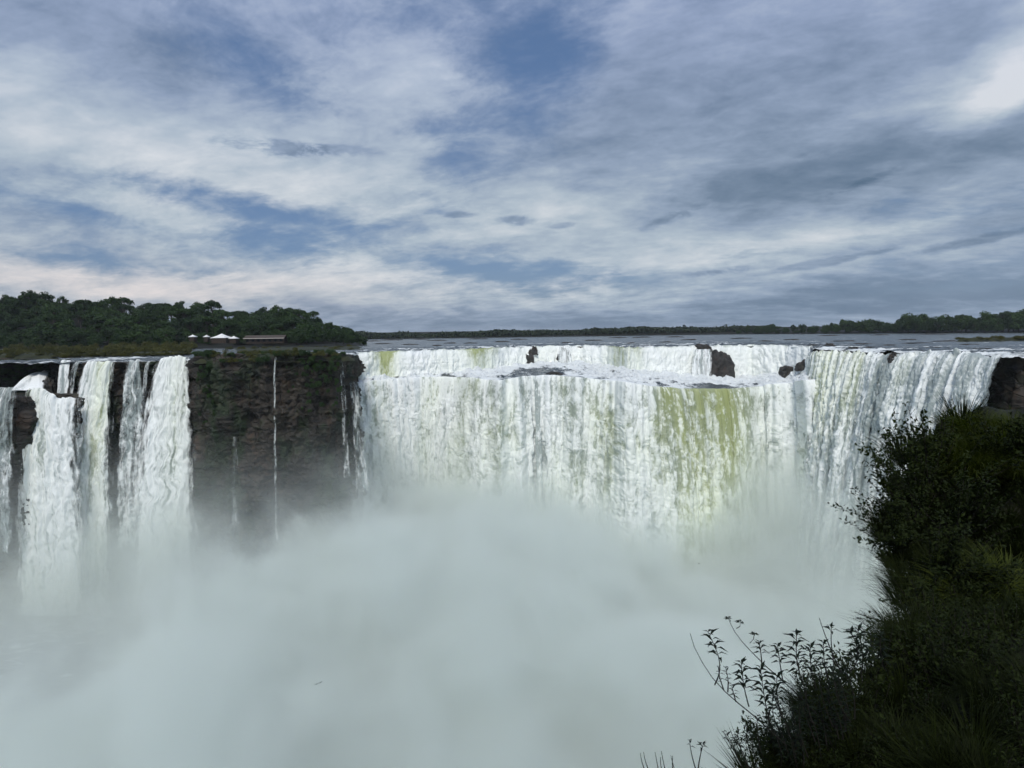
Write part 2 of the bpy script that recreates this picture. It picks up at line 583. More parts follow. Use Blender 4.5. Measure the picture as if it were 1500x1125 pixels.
def build_river():
    px = np.concatenate([np.linspace(-600, 500, 180), np.linspace(502, 1500, 640), np.linspace(1506, 2300, 90)])
    t = np.linspace(0, 1, 230)
    y0 = lip_y(px)
    far = 1250.0
    Y = y0[None] * (far / y0[None]) ** (t[:, None] ** 1.15)
    u = (px - CX) / F_PX * 1.0
    X = Y * u[None]
    amp = .25 + .5 * np.exp(-(Y - y0[None]) / 40)
    near = np.exp(-(Y - y0[None]) / 14)
    Z = amp * fbm(X / 5, Y / 9, 0, 4) * .8 + .5 * fbm(X / 2.0, Y / 3.0, 4, 3) * np.exp(-(Y - y0[None]) / 60)
    Z = Z - 1.0 * near ** 3 + .0
    Z *= sstep(1250 - Y, 0, 200) * .9 + .1
    rows = .60 * sstep(fbm(X / 45, Y / 14, 9, 4), .10, .55) * np.exp(-(Y - y0[None]) / 260)
    mid = rows + .10 * sstep(perlin(X / 90, Y / 30, 3), .2, .7)
    foam = mid + .40 * np.exp(-(Y - y0[None]) / 7) + .18 * np.exp(-(Y - y0[None]) / 35)
    foam = np.where(px[None] < 520, foam - .15, foam)
    foam += np.where(px[None] > 1195, .22 * np.exp(-(Y - y0[None]) / 60) * sstep(perlin(X / 14, Y / 8, 1), -.1, .4), 0)
    V = np.stack([X, Y, Z], -1)
    o = mesh_np('river', V, grid_faces(len(px), len(t)), M_RIVER, attrs={'foam': foam})
    tag(o, kind='structure')


build_river()


def water_sheet(name, V, foam, green, thin, across, down, mat, parent=None):
    """V: [rows, cols, 3]"""
    nv, nu = V.shape[:2]
    return mesh_np(name, V, grid_faces(nu, nv), mat, parent,
                   attrs={'foam': foam, 'green': green, 'thin': thin, 'across': across, 'down': down})


def disp_along(V, d):
    du = np.gradient(V, axis=1)
    dv = np.gradient(V, axis=0)
    nrm = np.cross(du, dv)
    nrm /= np.linalg.norm(nrm, axis=2)[..., None] + 1e-9
    flip = np.where(nrm[..., 1:2] > 0, -1, 1)      # towards the viewer's side
    return V + nrm * flip * d[..., None]


def gauss(x, c, s):
    return np.exp(-((x - c) / s) ** 2)


# upper tier of the wide falls: lip -> foot on the ledge
UBASE = np.array([(525, 556), (560, 552), (600, 550), (650, 547), (700, 542), (745, 537), (790, 532), (850, 531), (900, 539), (950, 545), (1000, 549), (1060, 552), (1110, 551), (1150, 548), (1186, 545)], float)
LLIP = np.array([(525, 560), (560, 556), (600, 553), (650, 551), (690, 553), (730, 558), (770, 550), (810, 549), (850, 553), (900, 557), (950, 565), (1000, 569), (1080, 569), (1110, 565), (1150, 560), (1200, 556), (1240, 552)], float)
MPX = np.linspace(524, 1190, 760)


def gpt(px, y):
    return ((px - CX) / F_PX * y, y)


def upper_profile(px):
    l = P(px, np.interp(px, LIP[:, 0], LIP[:, 1]), 0.0)
    b = Q(px, np.interp(px, UBASE[:, 0], UBASE[:, 1]) + 1.8 * fbm(np.asarray(px) / 22, 0.0, 71, 3), l[:, 1] - 7.0)
    return l, b


def raw_lower_lip(px):
    l, b = upper_profile(np.clip(px, 524, 1186))
    z = b[:, 2] - 1.0
    row = np.interp(px, LLIP[:, 0], LLIP[:, 1])
    q = P(px, row, z)
    lim = b[:, 1] - 5.0
    q = np.where((q[:, 1] > lim)[:, None], Q(px, row, lim), q)
    ker = np.ones(81) / 81
    trend = np.convolve(np.pad(q[:, 1], 40, 'edge'), ker, 'valid')
    q[:, 1] = .45 * q[:, 1] + .55 * trend + 1.3 * fbm(px / 13, 0.0, 73, 4)
    q[:, 2] = np.convolve(np.pad(q[:, 2], 12, 'edge'), np.ones(25) / 25, 'valid')
    return q, trend


LPX = np.linspace(520, 1216, 880)
LQ, LTREND = raw_lower_lip(LPX)


def lower_lip(px):
    return np.stack([np.interp(px, LPX, LQ[:, k]) for k in range(3)], -1)


def build_upper_tier():
    l, b = upper_profile(MPX)
    nv = 90
    t = np.linspace(0, 1, nv)[:, None, None]
    hor = np.where(t < .15, t / .15 * .2, .2 + .8 * ((t - .15) / .85) ** .6)
    V = l[None] * (1 - hor) + b[None] * hor
    V[..., 2] = l[None, :, 2] * (1 - t[..., 0] ** 1.4) + b[None, :, 2] * t[..., 0] ** 1.4 - .35
    # start just upstream so that the sheet rolls over the lip
    s = np.cumsum(np.r_[0, np.linalg.norm(np.diff(l[:, :2], axis=0), axis=1)])
    S = np.broadcast_to(s, (nv, len(s)))
    D = np.broadcast_to(t[..., 0] * (l - b)[None, :, 2], S.shape)
    px = np.broadcast_to(MPX, S.shape)
    T = np.broadcast_to(t[..., 0], S.shape)
    d = .9 * fbm(S / 5, D / 16, 1, 4) + .9 * billow(S / 3.2, D / 5, 2, 4) * (.25 + .75 * T)
    calm = np.clip(gauss(px, 568, 17) + .8 * gauss(px, 700, 22) + .6 * gauss(px, 905, 16) + .35 * gauss(px, 935, 10), 0, 1)
    d = d * (1 - .75 * calm)
    V = disp_along(V, d)
    foam = .80 + .25 * T + .35 * fbm(S / 5, D / 12, 5, 4) - .85 * calm * (1 - .35 * T) - .30 * (1 - sstep(T, 0, .18))
    green = np.clip(.25 + .9 * calm + .3 * fbm(S / 22, D / 30, 7, 2), 0, 1)
    o = water_sheet('waterfall', V, foam, green, np.ones_like(S), S, D, M_FALL)
    tag(o, 'long low upper tier of the wide waterfall, breaking white over the far lip', 'waterfall')


def build_shelf():
    l, b = upper_profile(MPX)
    q = lower_lip(MPX)
    nv = 70
    t = np.linspace(0, 1, nv)[:, None, None]
    a = b.copy()
    a[:, 1] += 2.5
    V = a[None] * (1 - t) + q[None] * t
    X, Y = V[..., 0], V[..., 1]
    px = np.broadcast_to(MPX, X.shape)
    T = np.broadcast_to(t[..., 0], X.shape)
    wid = np.clip((b - q)[None, :, 1], 2, 90)
    V = V.copy()
    dark = np.clip(1.0 * gauss(px, 790, 44) * sstep(T, .35, .6) + .7 * gauss(px, 662, 20) * sstep(T, .45, .75)
                   + 1.0 * gauss(px, 1042, 44) * sstep(T, .62, .80) , 0, 1)
    V[..., 2] += ((1.3 * (1 - dark) + .3) * fbm(X / 5, Y / 8, 3, 4) + .5 * (1 - dark) * billow(X / 2.2, Y / 4, 5, 3)) * (1 - sstep(T, .8, 1)) + .8 * (1 - T) ** 3
    foam = .80 - .85 * dark + .45 * (1 - T) ** 2 + .40 * fbm(X / 6, Y / 18, 8, 5, .6) + .15 * billow(X / 2.2, Y / 4, 5, 3)
    o = mesh_np('rapids', V, grid_faces(len(MPX), nv), M_RIVER, attrs={'foam': foam})
    tag(o, kind='structure')


LOW_Z = -94.0


def build_lower_tier():
    px = np.linspace(522, 1215, 880)
    q = lower_lip(px)
    ys = np.interp(px, LPX, LTREND)
    bulge = 1.3 * fbm(px / 45, 0 * px, 12, 3)
    nv = 420
    t = np.linspace(0, 1, nv)[:, None]
    drop = (q[None, :, 2] - LOW_Z) * t ** 1.15
    out = 9.0 * np.sqrt(np.clip(drop / 75, 0, 2)) + 5.0 * (drop / 75) ** 2 + bulge[None] * sstep(t, 0, .3)
    s = np.cumsum(np.r_[0, np.abs(np.diff(q[:, 0]))])
    # outward direction: mostly towards the viewer, turned by the run of the lip
    tg = np.gradient(ys) / np.gradient(q[:, 0])
    tg = np.convolve(np.pad(np.clip(tg, -.8, .8), 40, 'edge'), np.ones(81) / 81, 'valid')
    nx = tg / np.sqrt(1 + tg ** 2) * .6
    V = np.stack([q[None, :, 0] + out * nx[None], q[None, :, 1] - out, q[None, :, 2] - drop], -1)
    S = np.broadcast_to(s, drop.shape)
    pxx = np.broadcast_to(px, drop.shape)
    ramp_d = sstep(drop, 0, 22)
    stk = .5 + .9 * fbm((S + 1.2 * fbm(S / 7, drop / 11, 31, 3)) / 2.6, drop / 26, 61, 4, .6)
    calm = np.clip((.85 * gauss(pxx, 1060, 20) + .70 * gauss(pxx, 985, 20) + .45 * gauss(pxx, 1092, 7) + .20 * gauss(pxx, 862, 22) + .35 * gauss(pxx, 1022, 12) + .1 * gauss(pxx, 700, 30)) * (.35 + np.clip(stk, 0, 1.3)), 0, 1) * (1 - .80 * sstep(drop, 8, 62) * (.75 + .25 * np.sin(pxx / 9.)))
    W = S + .9 * fbm(S / 8, drop / 16, 31, 3)
    G = drop + 2.2 * fbm(S / 6, drop / 12, 37, 3)
    d = 1.0 * fbm(W / 3.2, drop / 30, 1, 4) * (.35 + .65 * ramp_d)
    lump = .45 * billow(W / 3.6, G / 7.0, 2, 4, .55) + .85 * fbm(W / 3.8, G / 7.5, 41, 5, .58) + .5 * billow(W / 8, G / 13, 6, 3)
    fine = billow(W / 1.2, G / 2.4, 9, 3)
    soft = fbm(W / 1.7, G / 4.5, 14, 4, .6)
    d += .6 * fbm(W / 9, G / 34, 51, 3) * ramp_d + .52 * lump * (.15 + .85 * ramp_d) + (.16 * fine + .34 * soft) * (.3 + .7 * ramp_d)
    d *= (1 - .8 * calm)
    d *= sstep(drop, -.2, 2.5)
    # the grey fold where bare rock splits the sheet
    fold = gauss(pxx + drop * .06, 786, 5.5) * sstep(drop, 0, 6)
    d -= 2.2 * fold
    V = disp_along(V, d)
    jets = fbm(W / 9, G / 34, 51, 3)
    foam = .64 + .10 * ramp_d + .22 * jets + .32 * fbm(W / 3.2, G / 13, 5, 5, .62) + .16 * lump + .20 * fine + .26 * soft - .72 * calm - .75 * fold
    foam -= .45 * gauss(pxx, 1042, 42) * (1 - sstep(drop, 0, 3))
    foam += .16 * (1 - sstep(drop, 0, 7)) * (1 - np.clip(calm, 0, 1))
    foam -= .25 * gauss(pxx, 895, 9) * sstep(drop, 6, 18) * (1 - sstep(drop, 30, 48))
    green = np.clip(.12 + .85 * gauss(pxx, 1030, 75) + .30 * gauss(pxx, 845, 40) + .25 * gauss(pxx, 700, 50) + .2 * gauss(pxx, 620, 30) + .45 * fbm(S / 14, drop / 40, 7, 3), 0, 1)
    green *= 1 - .9 * np.clip(fold + .8 * gauss(pxx, 786, 30), 0, 1)
    o = water_sheet('waterfall', V, foam, green, np.ones_like(S), S, drop, M_FALL)
    tag(o, 'broad white and green main drop of the waterfall, falling into the mist', 'waterfall')


def build_right_fall():
    """the falls along the right wall, shooting out to the left"""
    pts = np.concatenate([[[*gpt(1122, 286), -19.5], [*gpt(1142, 281), -17], [*gpt(1160, 275), -13], [*gpt(1176, 266), -8], [*gpt(1188, 256), -3.5]], rlipP])
    u = np.linspace(0, 1, len(pts))
    uu = np.linspace(0, 1, 620)
    q = np.stack([np.interp(uu, u, pts[:, k]) for k in range(3)], -1)
    for k in (0, 1):
        q[:, k] = np.convolve(np.pad(q[:, k], 15, 'edge'), np.ones(31) / 31, 'valid')
    px = np.interp(uu, u, np.r_[1122, 1142, 1160, 1176, 1188, RLIP[:, 0]])
    s = np.cumsum(np.r_[0, np.linalg.norm(np.diff(q[:, :2], axis=0), axis=1)])
    nv = 380
    t = np.linspace(0, 1, nv)[:, None]
    drop = (94.0 + q[None, :, 2]) * t ** 1.3
    S = np.broadcast_to(s, drop.shape)
    pxx = np.broadcast_to(px, drop.shape)
    vel = 1 + .22 * fbm(S / 9, drop * 0, 5, 3)
    out = np.interp(px, [1122, 1178, 1210, 1300], [13, 20, 24, 17])[None] * vel * np.sqrt(drop / 80) + .6
    dx = np.interp(px, [1122, 1200, 1290], [-.12, -.62, -.93])[None]
    dy = -np.sqrt(1 - dx ** 2)
    V = np.stack([q[None, :, 0] + out * dx, q[None, :, 1] + out * dy, q[None, :, 2] - drop - .3], -1)
    ramp_d = sstep(drop, 0, 25)
    d = 1.4 * fbm(S / 3.4, drop / 45, 1, 4) + (1.0 * billow(S / 3.2, drop / 9, 2, 4)) * (.25 + .75 * ramp_d) + .3 * billow(S / 1.1, drop / 2.5, 3, 3)
    V = disp_along(V, d)
    gaps = gauss(pxx - .0 * drop, 1308, 10) * (1 - .5 * sstep(drop, 25, 60)) + .55 * gauss(pxx, 1245, 6) * sstep(drop, 20, 40) + .5 * gauss(pxx, 1395, 8) + .5 * gauss(pxx, 1432, 7) + .35 * gauss(pxx, 1360, 8)
    foam = .60 + .42 * fbm(S / 1.8, drop / 26, 5, 5, .62) + .18 * billow(S / 1.2, drop / 3.2, 9, 3) + .10 * d - .75 * gaps - .22 * sstep(pxx, 1380, 1470)
    green = np.clip(.75 * gauss(pxx, 1215, 26) * (1 - sstep(drop, 10, 50)) + .55 * gauss(pxx, 1262, 18) * (1 - sstep(drop, 8, 40)) + .3 * gauss(pxx, 1335, 10) * (1 - sstep(drop, 5, 25)), 0, 1)
    thin = 1.45 - 1.45 * (1 - sstep(pxx + .25 * drop, 1124, 1172)) - 1.15 * sstep(pxx, 1455, 1478) - .75 * gauss(pxx, 1308, 7) - .5 * gauss(pxx, 1245, 4) * sstep(drop, 20, 40)
    o = water_sheet('waterfall', V, foam, green, thin, S, drop, M_VEIL)
    tag(o, 'slanting white waterfall pouring off the side wall beside the near bushes', 'waterfall')


build_upper_tier()
build_shelf()
build_lower_tier()
build_right_fall()

# ------------------------------------------------------------------ cliffs
def cliff(name, pts, ztop, zbot, mat, amp=3.0, nu=420, nv=240, seed=0, ledge=1.0):
    pts = np.asarray(pts, float)
    sl = np.r_[0, np.cumsum(np.linalg.norm(np.diff(pts, axis=0), axis=1))]
    s = np.linspace(0, sl[-1], nu)
    x, y = np.interp(s, sl, pts[:, 0]), np.interp(s, sl, pts[:, 1])
    k = 7
    x = np.convolve(np.pad(x, k, 'edge'), np.ones(2 * k + 1) / (2 * k + 1), 'valid')
    y = np.convolve(np.pad(y, k, 'edge'), np.ones(2 * k + 1) / (2 * k + 1), 'valid')
    zt = np.interp(s, sl, np.broadcast_to(np.asarray(ztop, float), (len(pts),)))
    t = np.linspace(0, 1, nv)[:, None]
    cap = 26
    z = zt[None] + (zbot - zt[None]) * t
    X, Y = np.broadcast_to(x, z.shape), np.broadcast_to(y, z.shape)
    tx, ty = np.gradient(x), np.gradient(y)
    ln = np.hypot(tx, ty) + 1e-9
    nx, ny = ty / ln, -tx / ln
    S = np.broadcast_to(s, z.shape)
    blk = fbm(S / 9, z / 14, seed, 5, .55)
    col = np.abs(perlin(S / 4.0, z / 40, seed + 5))
    lay = perlin(S / 60, z / 5.0, seed + 9)
    d = amp * (.9 * blk + .6 * col + .55 * ledge * np.round(lay * 2.2 + .4 * blk) / 2.2 + .5 * fbm(S / 22, z / 30, seed + 6, 2)) + .7 * fbm(S / 2.0, z / 1.3, seed + 3, 4, .6)
    d *= sstep(t, 0, .03) * .8 + .2
    V = np.stack([X + nx[None] * d, Y + ny[None] * d, z], -1)
    # a flat cap running back from the edge
    tt = np.linspace(1, 0, cap)[:, None]
    Xc = x[None] - nx[None] * tt * 22
    Yc = y[None] - ny[None] * tt * 22
    Zc = zt[None] - .4 * tt + .35 * fbm(Xc / 4, Yc / 4, seed, 3) * (tt > 0)
    C = np.stack([Xc, Yc, Zc], -1)
    C[-1] = V[0]
    A = np.concatenate([C[:-1], V], 0)
    o = mesh_np(name, A, grid_faces(nu, len(A)), mat)
    return tag(o, kind='structure')


def gpt(px, y):
    return ((px - CX) / F_PX * y, y)


cliff('cliff', [gpt(112, 216), gpt(128, 209), gpt(200, 210), gpt(276, 211), gpt(287, 203), gpt(330, 200), gpt(410, 202), gpt(465, 203), gpt(494, 206), gpt(505, 214), gpt(514, 236), gpt(522, 262), gpt(535, 290)],
      [-1, -.9, -.9, -.7, 1.2, 2.0, 1.8, 1.6, 1.2, .6, 0, -.5, -6], -96, M_CLIFF, 3.0, 620, 300, 1)
cliff('lower_cliff', [gpt(-420, 190), gpt(-200, 193), gpt(-60, 196), gpt(40, 197), gpt(46, 203), gpt(120, 206), gpt(135, 214)], [-12] * 7, -96, M_CLIFF, 2.0, 300, 200, 3)
cliff('upper_cliff', [gpt(-420, 225), gpt(-200, 228), gpt(-60, 228), gpt(60, 226), gpt(118, 219), gpt(135, 216)], [1.5, 1.5, 1.0, .2, -.5, -1], -16, M_CLIFF, 1.8, 300, 90, 5)
R0 = rlipP
RC = [(R0[0, 0] + 60, R0[0, 1] + 90), (R0[0, 0] + 26, R0[0, 1] + 40)] + [(p[0] + 6.5, p[1] + 2.5) for p in R0[::3]] + [(R0[-1, 0] + 6, R0[-1, 1] + 1), (R0[-1, 0] + 14, R0[-1, 1] - 3), (175, 150), (225, 138)]
cliff('right_cliff', RC, [-.9] * (len(RC) - 3) + [-.5, .8, 2], -96, M_CLIFF, 1.5, 420, 200, 8)
cliff('back_cliff', [(lipP[0, 0] - 4, lipP[0, 1] + 8)] + [(p[0], p[1] + 10) for p in lipP[::2]] + [(lipP[-1, 0] + 4, lipP[-1, 1] + 8)], -1.2, -40, M_CLIFF, 1.2, 200, 60, 11)

# the pool far below
gw = np.linspace(-420, 420, 90), np.linspace(-40, 420, 60)
GX, GY = np.meshgrid(*gw)
o = mesh_np('gorge_water', np.stack([GX, GY, -93 + .8 * fbm(GX / 20, GY / 20, 0, 3)], -1), grid_faces(90, 60), M_RIVER, attrs={'foam': .25 + .3 * fbm(GX / 30, GY / 30, 5, 3)})
tag(o, kind='structure')


# ------------------------------------------------------------------ the narrow falls at the left
def fall(label, top, bottom, y_top, out=5.0, nu=110, nv=260, foam0=.7, green0=0.0, thin0=1.5, curve=1.0, amp=.8, green_c=None, seed=0, edge=.30, mat=None, group=None):
    """top, bottom: ((px, py) left end, (px, py) right end); the sheet falls from the distance y_top outwards"""
    top, bottom = np.asarray(top, float), np.asarray(bottom, float)
    u = np.linspace(0, 1, nu)
    t = np.linspace(0, 1, nv)[:, None]
    tp = top[0] + (top[-1] - top[0]) * u[:, None]
    bp = bottom[0] + (bottom[-1] - bottom[0]) * u[:, None]
    if len(top) > 2:
        tp = np.stack([np.interp(u, np.linspace(0, 1, len(top)), top[:, k]) for k in (0, 1)], -1)
    A = Q(tp[:, 0], tp[:, 1], y_top)
    B = Q(bp[:, 0], bp[:, 1], y_top - out)
    f = t ** curve
    hx = t ** .6
    V = np.stack([A[None, :, 0] * (1 - hx) + B[None, :, 0] * hx, A[None, :, 1] * (1 - hx) + B[None, :, 1] * hx,
                  A[None, :, 2] * (1 - f) + B[None, :, 2] * f], -1)
    w = np.linalg.norm(A[-1] - A[0])
    S = np.broadcast_to(u * w, V.shape[:2])
    D = A[None, :, 2] - V[..., 2]
    U = np.broadcast_to(u, S.shape)
    rd = sstep(D, 0, 14)
    W = S + 1.2 * fbm(S / 4, D / 9, seed + 31, 3)
    d = amp * (1.2 * fbm(W / 1.8, D / 20, seed + 1, 4) + 1.0 * billow(W / 2.4, D / 7, seed + 2, 4) * (.2 + .8 * rd) * .42 + .10 * billow(S / .9, D / 2.6, seed + 4, 3))
    d += amp * 1.5 * np.sqrt(np.clip(1 - (2 * U - 1) ** 2, 0, 1))
    V = disp_along(V, d)
    V = V.copy()
    V[..., 0] += .25 * fbm(D / 9, S / 3, seed + 8, 3) * rd
    foam = foam0 - .16 + .50 * fbm(W / 1.3, D / 34, seed + 5, 5, .62) + .20 * billow(W / 1.1, D / 4, seed + 9, 3) + .20 * fbm(W / 6, D / 25, seed + 15, 2) + .08 * d
    g = green0 * (gauss(U, green_c[0], green_c[1]) if green_c else 1.0) * (1 - .6 * sstep(D, 15, 55))
    eg = np.minimum(U, 1 - U) + .05 * fbm(S / 2, D / 8, seed + 6, 3)
    thin = thin0 - 1.6 * (1 - sstep(eg, 0, edge)) + .25 * fbm(S / 1.5, D / 20, seed + 7, 3)
    o = water_sheet('waterfall', V, foam, np.clip(g + 0 * S, 0, 1), thin, S + seed * 7, D, mat or M_VEIL)
    tag(o, label, 'waterfall', group)
    return o


fall('sparse grey waterfall streaking a dark rock face at the far left edge', ((-30, 569), (44, 571)), ((-50, 800), (38, 810)), 194, 5, thin0=.62, foam0=.35, seed=1)
fall('wide white waterfall below a ledge, second from the left edge', ((40, 572), (62, 570), (85, 585), (122, 584)), ((22, 900), (132, 900)), 201, 8, thin0=1.7, foam0=.85, green0=.35, green_c=(.2, .3), seed=2, nu=150)
fall('short slanting chute of white water feeding a ledge above the falls', ((56, 545), (72, 546)), ((14, 573), (66, 573)), 221, 14, nu=60, nv=70, thin0=1.8, foam0=1.0, amp=.35, seed=3, edge=.1)
fall('small veil of water dropping from the scrub onto a wide fall', ((90, 528), (106, 530)), ((80, 592), (102, 592)), 214, 5, nu=60, nv=90, thin0=1.15, foam0=.75, amp=.35, seed=4, edge=.2)
fall('thin broken trickle on wet black rock beside the small veil', ((108, 532), (120, 530)), ((98, 590), (108, 590)), 212, 3, nu=50, nv=90, thin0=.45, foam0=.55, amp=.3, seed=14, edge=.2)
fall('tall double waterfall, grey on one side and green on the other', ((122, 536), (135, 531), (147, 533), (160, 531), (172, 533)), ((98, 900), (170, 900)), 209, 9, nu=150, thin0=1.6, foam0=.72, green0=.9, green_c=(.66, .22), seed=5)
fall('lacy thin waterfall over black rock with gaps in its sheet', ((188, 530), (214, 528)), ((165, 800), (226, 800)), 209, 5, thin0=.68, foam0=.6, seed=6, edge=.25)
fall('narrow streak of falling water beside a lacy thin fall', ((214, 533), (226, 530)), ((196, 780), (216, 780)), 209.5, 4, nu=60, thin0=.5, foam0=.6, seed=16, edge=.3)
fall('bright white waterfall widening downwards against the bare cliff', ((232, 530), (248, 526), (264, 524), (283, 526)), ((186, 900), (300, 900)), 209, 9, nu=170, thin0=1.6, foam0=.88, green0=.4, green_c=(.7, .3), seed=7)
fall('single thread of water down the middle of the dark cliff', ((402.5, 523), (407, 523)), ((403, 790), (409, 790)), 200, 2.5, nu=24, nv=260, thin0=.38, foam0=.75, amp=.25, seed=8, edge=.3)
fall('ragged trickle in the dark notch beside the main falls', ((497, 520), (505, 520)), ((500, 700), (518, 700)), 207, 2.0, nu=50, nv=200, thin0=.30, foam0=.7, amp=.3, seed=9, edge=.3)
fall('faint short seep on the lower cliff face', ((338, 640), (352, 640)), ((338, 770), (356, 770)), 199, 2, nu=50, nv=120, thin0=.22, foam0=.6, amp=.2, seed=10, edge=.3)
fall('stepped cascade of thin water at the outer corner of the cliff', ((508, 560), (528, 560)), ((515, 720), (548, 720)), 211, 4, nu=60, nv=160, thin0=.34, foam0=.6, amp=.4, seed=12, edge=.3)


# ------------------------------------------------------------------ rocks
def rock(label, px, py_top, py_bot, w_px, y, seed, cat='rock', flat=1.0, mat=None, depth=.8, group=None):
    """a boulder standing at distance y, sized from its rows and width in the photograph"""
    base = Q(px, py_bot, y)
    top = Q(px, py_top, y)
    h = max(top[2] - base[2], .2)
    w = w_px / F_PX * y
    nu, nv = 48, 30
    th = np.linspace(0, 2 * np.pi, nu, endpoint=False)
    ph = np.linspace(-.35, np.pi / 2, nv)
    T, PH = np.meshgrid(th, ph)
    dx, dy, dz = np.cos(T) * np.cos(PH), np.sin(T) * np.cos(PH), np.sin(PH)
    k = 1 + .35 * fbm(dx * 1.4 + seed, dy * 1.4, dz * 1.4, 4) + .12 * np.abs(fbm(dx * 4 + seed, dy * 4, dz * 4, 3))
    sq = 1 / (np.abs(np.cos(T)) ** 4 + np.abs(np.sin(T)) ** 4) ** .25 * .9
    V = np.stack([dx * k * w / 2 * sq, dy * k * w / 2 * depth * sq, np.sign(dz) * np.abs(dz) ** (.8 * flat) * k * h], -1)
    V[..., 2] *= h / V[..., 2].max()
    i = np.arange(nu * nv).reshape(nv, nu)
    j = np.roll(i, -1, 1)
    Fq = np.stack([i[:-1], j[:-1], j[1:], i[1:]], -1).reshape(-1, 4)
    o = mesh_np('rock', V, Fq, mat or M_WETROCK)
    o.location = base
    tag(o, label, cat, group)
    return o


def ylip(px, k=0):
    return float(lip_y(px)) + k


rock('large rounded black boulder with water sheeting down one half', 1053, 512, 551, 44, ylip(1050, -7), 1, 'boulder', .7)
fall('small cascade veiling the side of a large black boulder', ((1012, 513), (1046, 513)), ((1006, 551), (1046, 552)), ylip(1030, -8), 5, nu=110, nv=80, thin0=.75, foam0=.75, amp=.4, seed=21, edge=.2)
rock('low dark slab capping the lip above a large boulder', 1030, 503, 512, 24, ylip(1030, -3), 2)
rock('pointed dark rock standing alone in the upper white cascade', 776, 511, 531, 13, ylip(776, -6), 3, flat=1.0)
rock('small dark knob beside a pointed rock on the lip', 783, 506, 516, 9, ylip(783, -5), 4)
rock('dark rock half veiled by white threads in the upper cascade', 826, 508, 532, 22, ylip(826, -4.5), 5)
fall('threads of white water over a half hidden dark rock', ((816, 508), (838, 508)), ((812, 532), (842, 532)), ylip(826, -8), 3, nu=80, nv=60, thin0=.72, foam0=.8, amp=.3, seed=22, edge=.2)
rock('dark triangular rock at the foot of the side wall', 1152, 535, 547, 20, 277, 6)
rock('long dark sloping rock bank streaked by white water', 1178, 526, 539, 22, 262, 7, flat=1.2)
rock('square dark rock on the lip above the slanting fall', 1215, 502, 511, 15, ylip(1215, 22), 8, flat=.5)
rock('flat dark ledge along the lip beside a square rock', 1198, 504, 511, 30, ylip(1205, 30), 18, flat=.6)
rock('reddish dark rock splitting the slanting fall at its lip', 1307, 515, 531, 12, float(np.interp(1307, RLIP[:, 0], rlipP[:, 1])) - 3.0, 9)
rock('dark red brown rock buttress at the corner of the cliff', 511, 514, 600, 14, 226, 10, 'rock', .5)
rock('wet dark boulders lying in a smooth pool on the middle ledge', 812, 544, 552, 26, float(lower_lip(np.array([812.]))[0, 1]) + 6, 11, flat=1.0)
rock('brown stump of rock beside the chute at the far left ledge', 73, 553, 572, 17, 212, 12)
rock('pale pinkish stone under the small veil at the left', 70, 573, 586, 9, 203, 13, mat=M_SCRUBSOIL)
rng = random.Random(5)
for i, (x, y, w) in enumerate([(545, 500, 26), (575, 498.5, 34), (618, 497.5, 22), (640, 499, 30), (700, 497, 30), (760, 497.5, 24), (905, 495, 26), (940, 494.5, 30), (990, 494, 26), (1215, 492, 34), (1290, 491, 30), (1370, 490, 40),
                                (660, 503, 20), (830, 502.5, 18), (1120, 500, 22), (1330, 498, 30), (1300, 506, 26), (560, 504, 26), (480, 505, 40), (450, 503, 30),
                                (1235, 500, 40), (1260, 504, 34), (1345, 503, 46), (1385, 500, 34), (1420, 505, 30), (1160, 498, 26), (1085, 496, 34), (1010, 498, 24), (870, 499, 28), (735, 501, 26), (690, 503, 20), (600, 505, 24), (640, 506.5, 14), (925, 503, 16), (975, 501.5, 20), (1275, 509, 22), (1365, 509.5, 24), (1250, 509.5, 16), (1440, 511, 26)]):
    p = P(x, y, 0.0)
    r = rock('low dark reef of rock breaking the surface of the wide river', x, y - 1.6, y + .5, w, p[1], 30 + i, 'rock', 1.2, None, .25, 'reefs in the river above the falls')

# ------------------------------------------------------------------ trees and forest
def quads_cloud(c, r, n, size, rg, up_bias=.4, flat=1.0):
    """n leaf clumps (bent quads) spread through an ellipsoid"""
    d = rg.normal(size=(n, 3))
    d /= np.linalg.norm(d, axis=1)[:, None]
    rr = rg.uniform(.35, 1.0, n) ** .5
    pos = np.asarray(c) + d * rr[:, None] * np.asarray(r)
    nr = d + rg.normal(size=(n, 3)) * .6 + np.array([0, 0, up_bias])
    nr /= np.linalg.norm(nr, axis=1)[:, None]
    a = np.cross(nr, rg.normal(size=(n, 3)))
    a /= np.linalg.norm(a, axis=1)[:, None] + 1e-9
    b = np.cross(nr, a)
    s = size * rg.uniform(.6, 1.3, (n, 1))
    V = np.stack([pos - a * s, pos - b * s * .6 + nr * s * .15, pos + a * s, pos + b * s * .6 + nr * s * .15], 1)
    return V.reshape(-1, 3), np.arange(4 * n).reshape(n, 4), np.repeat(rg.uniform(0, 1, n), 4)


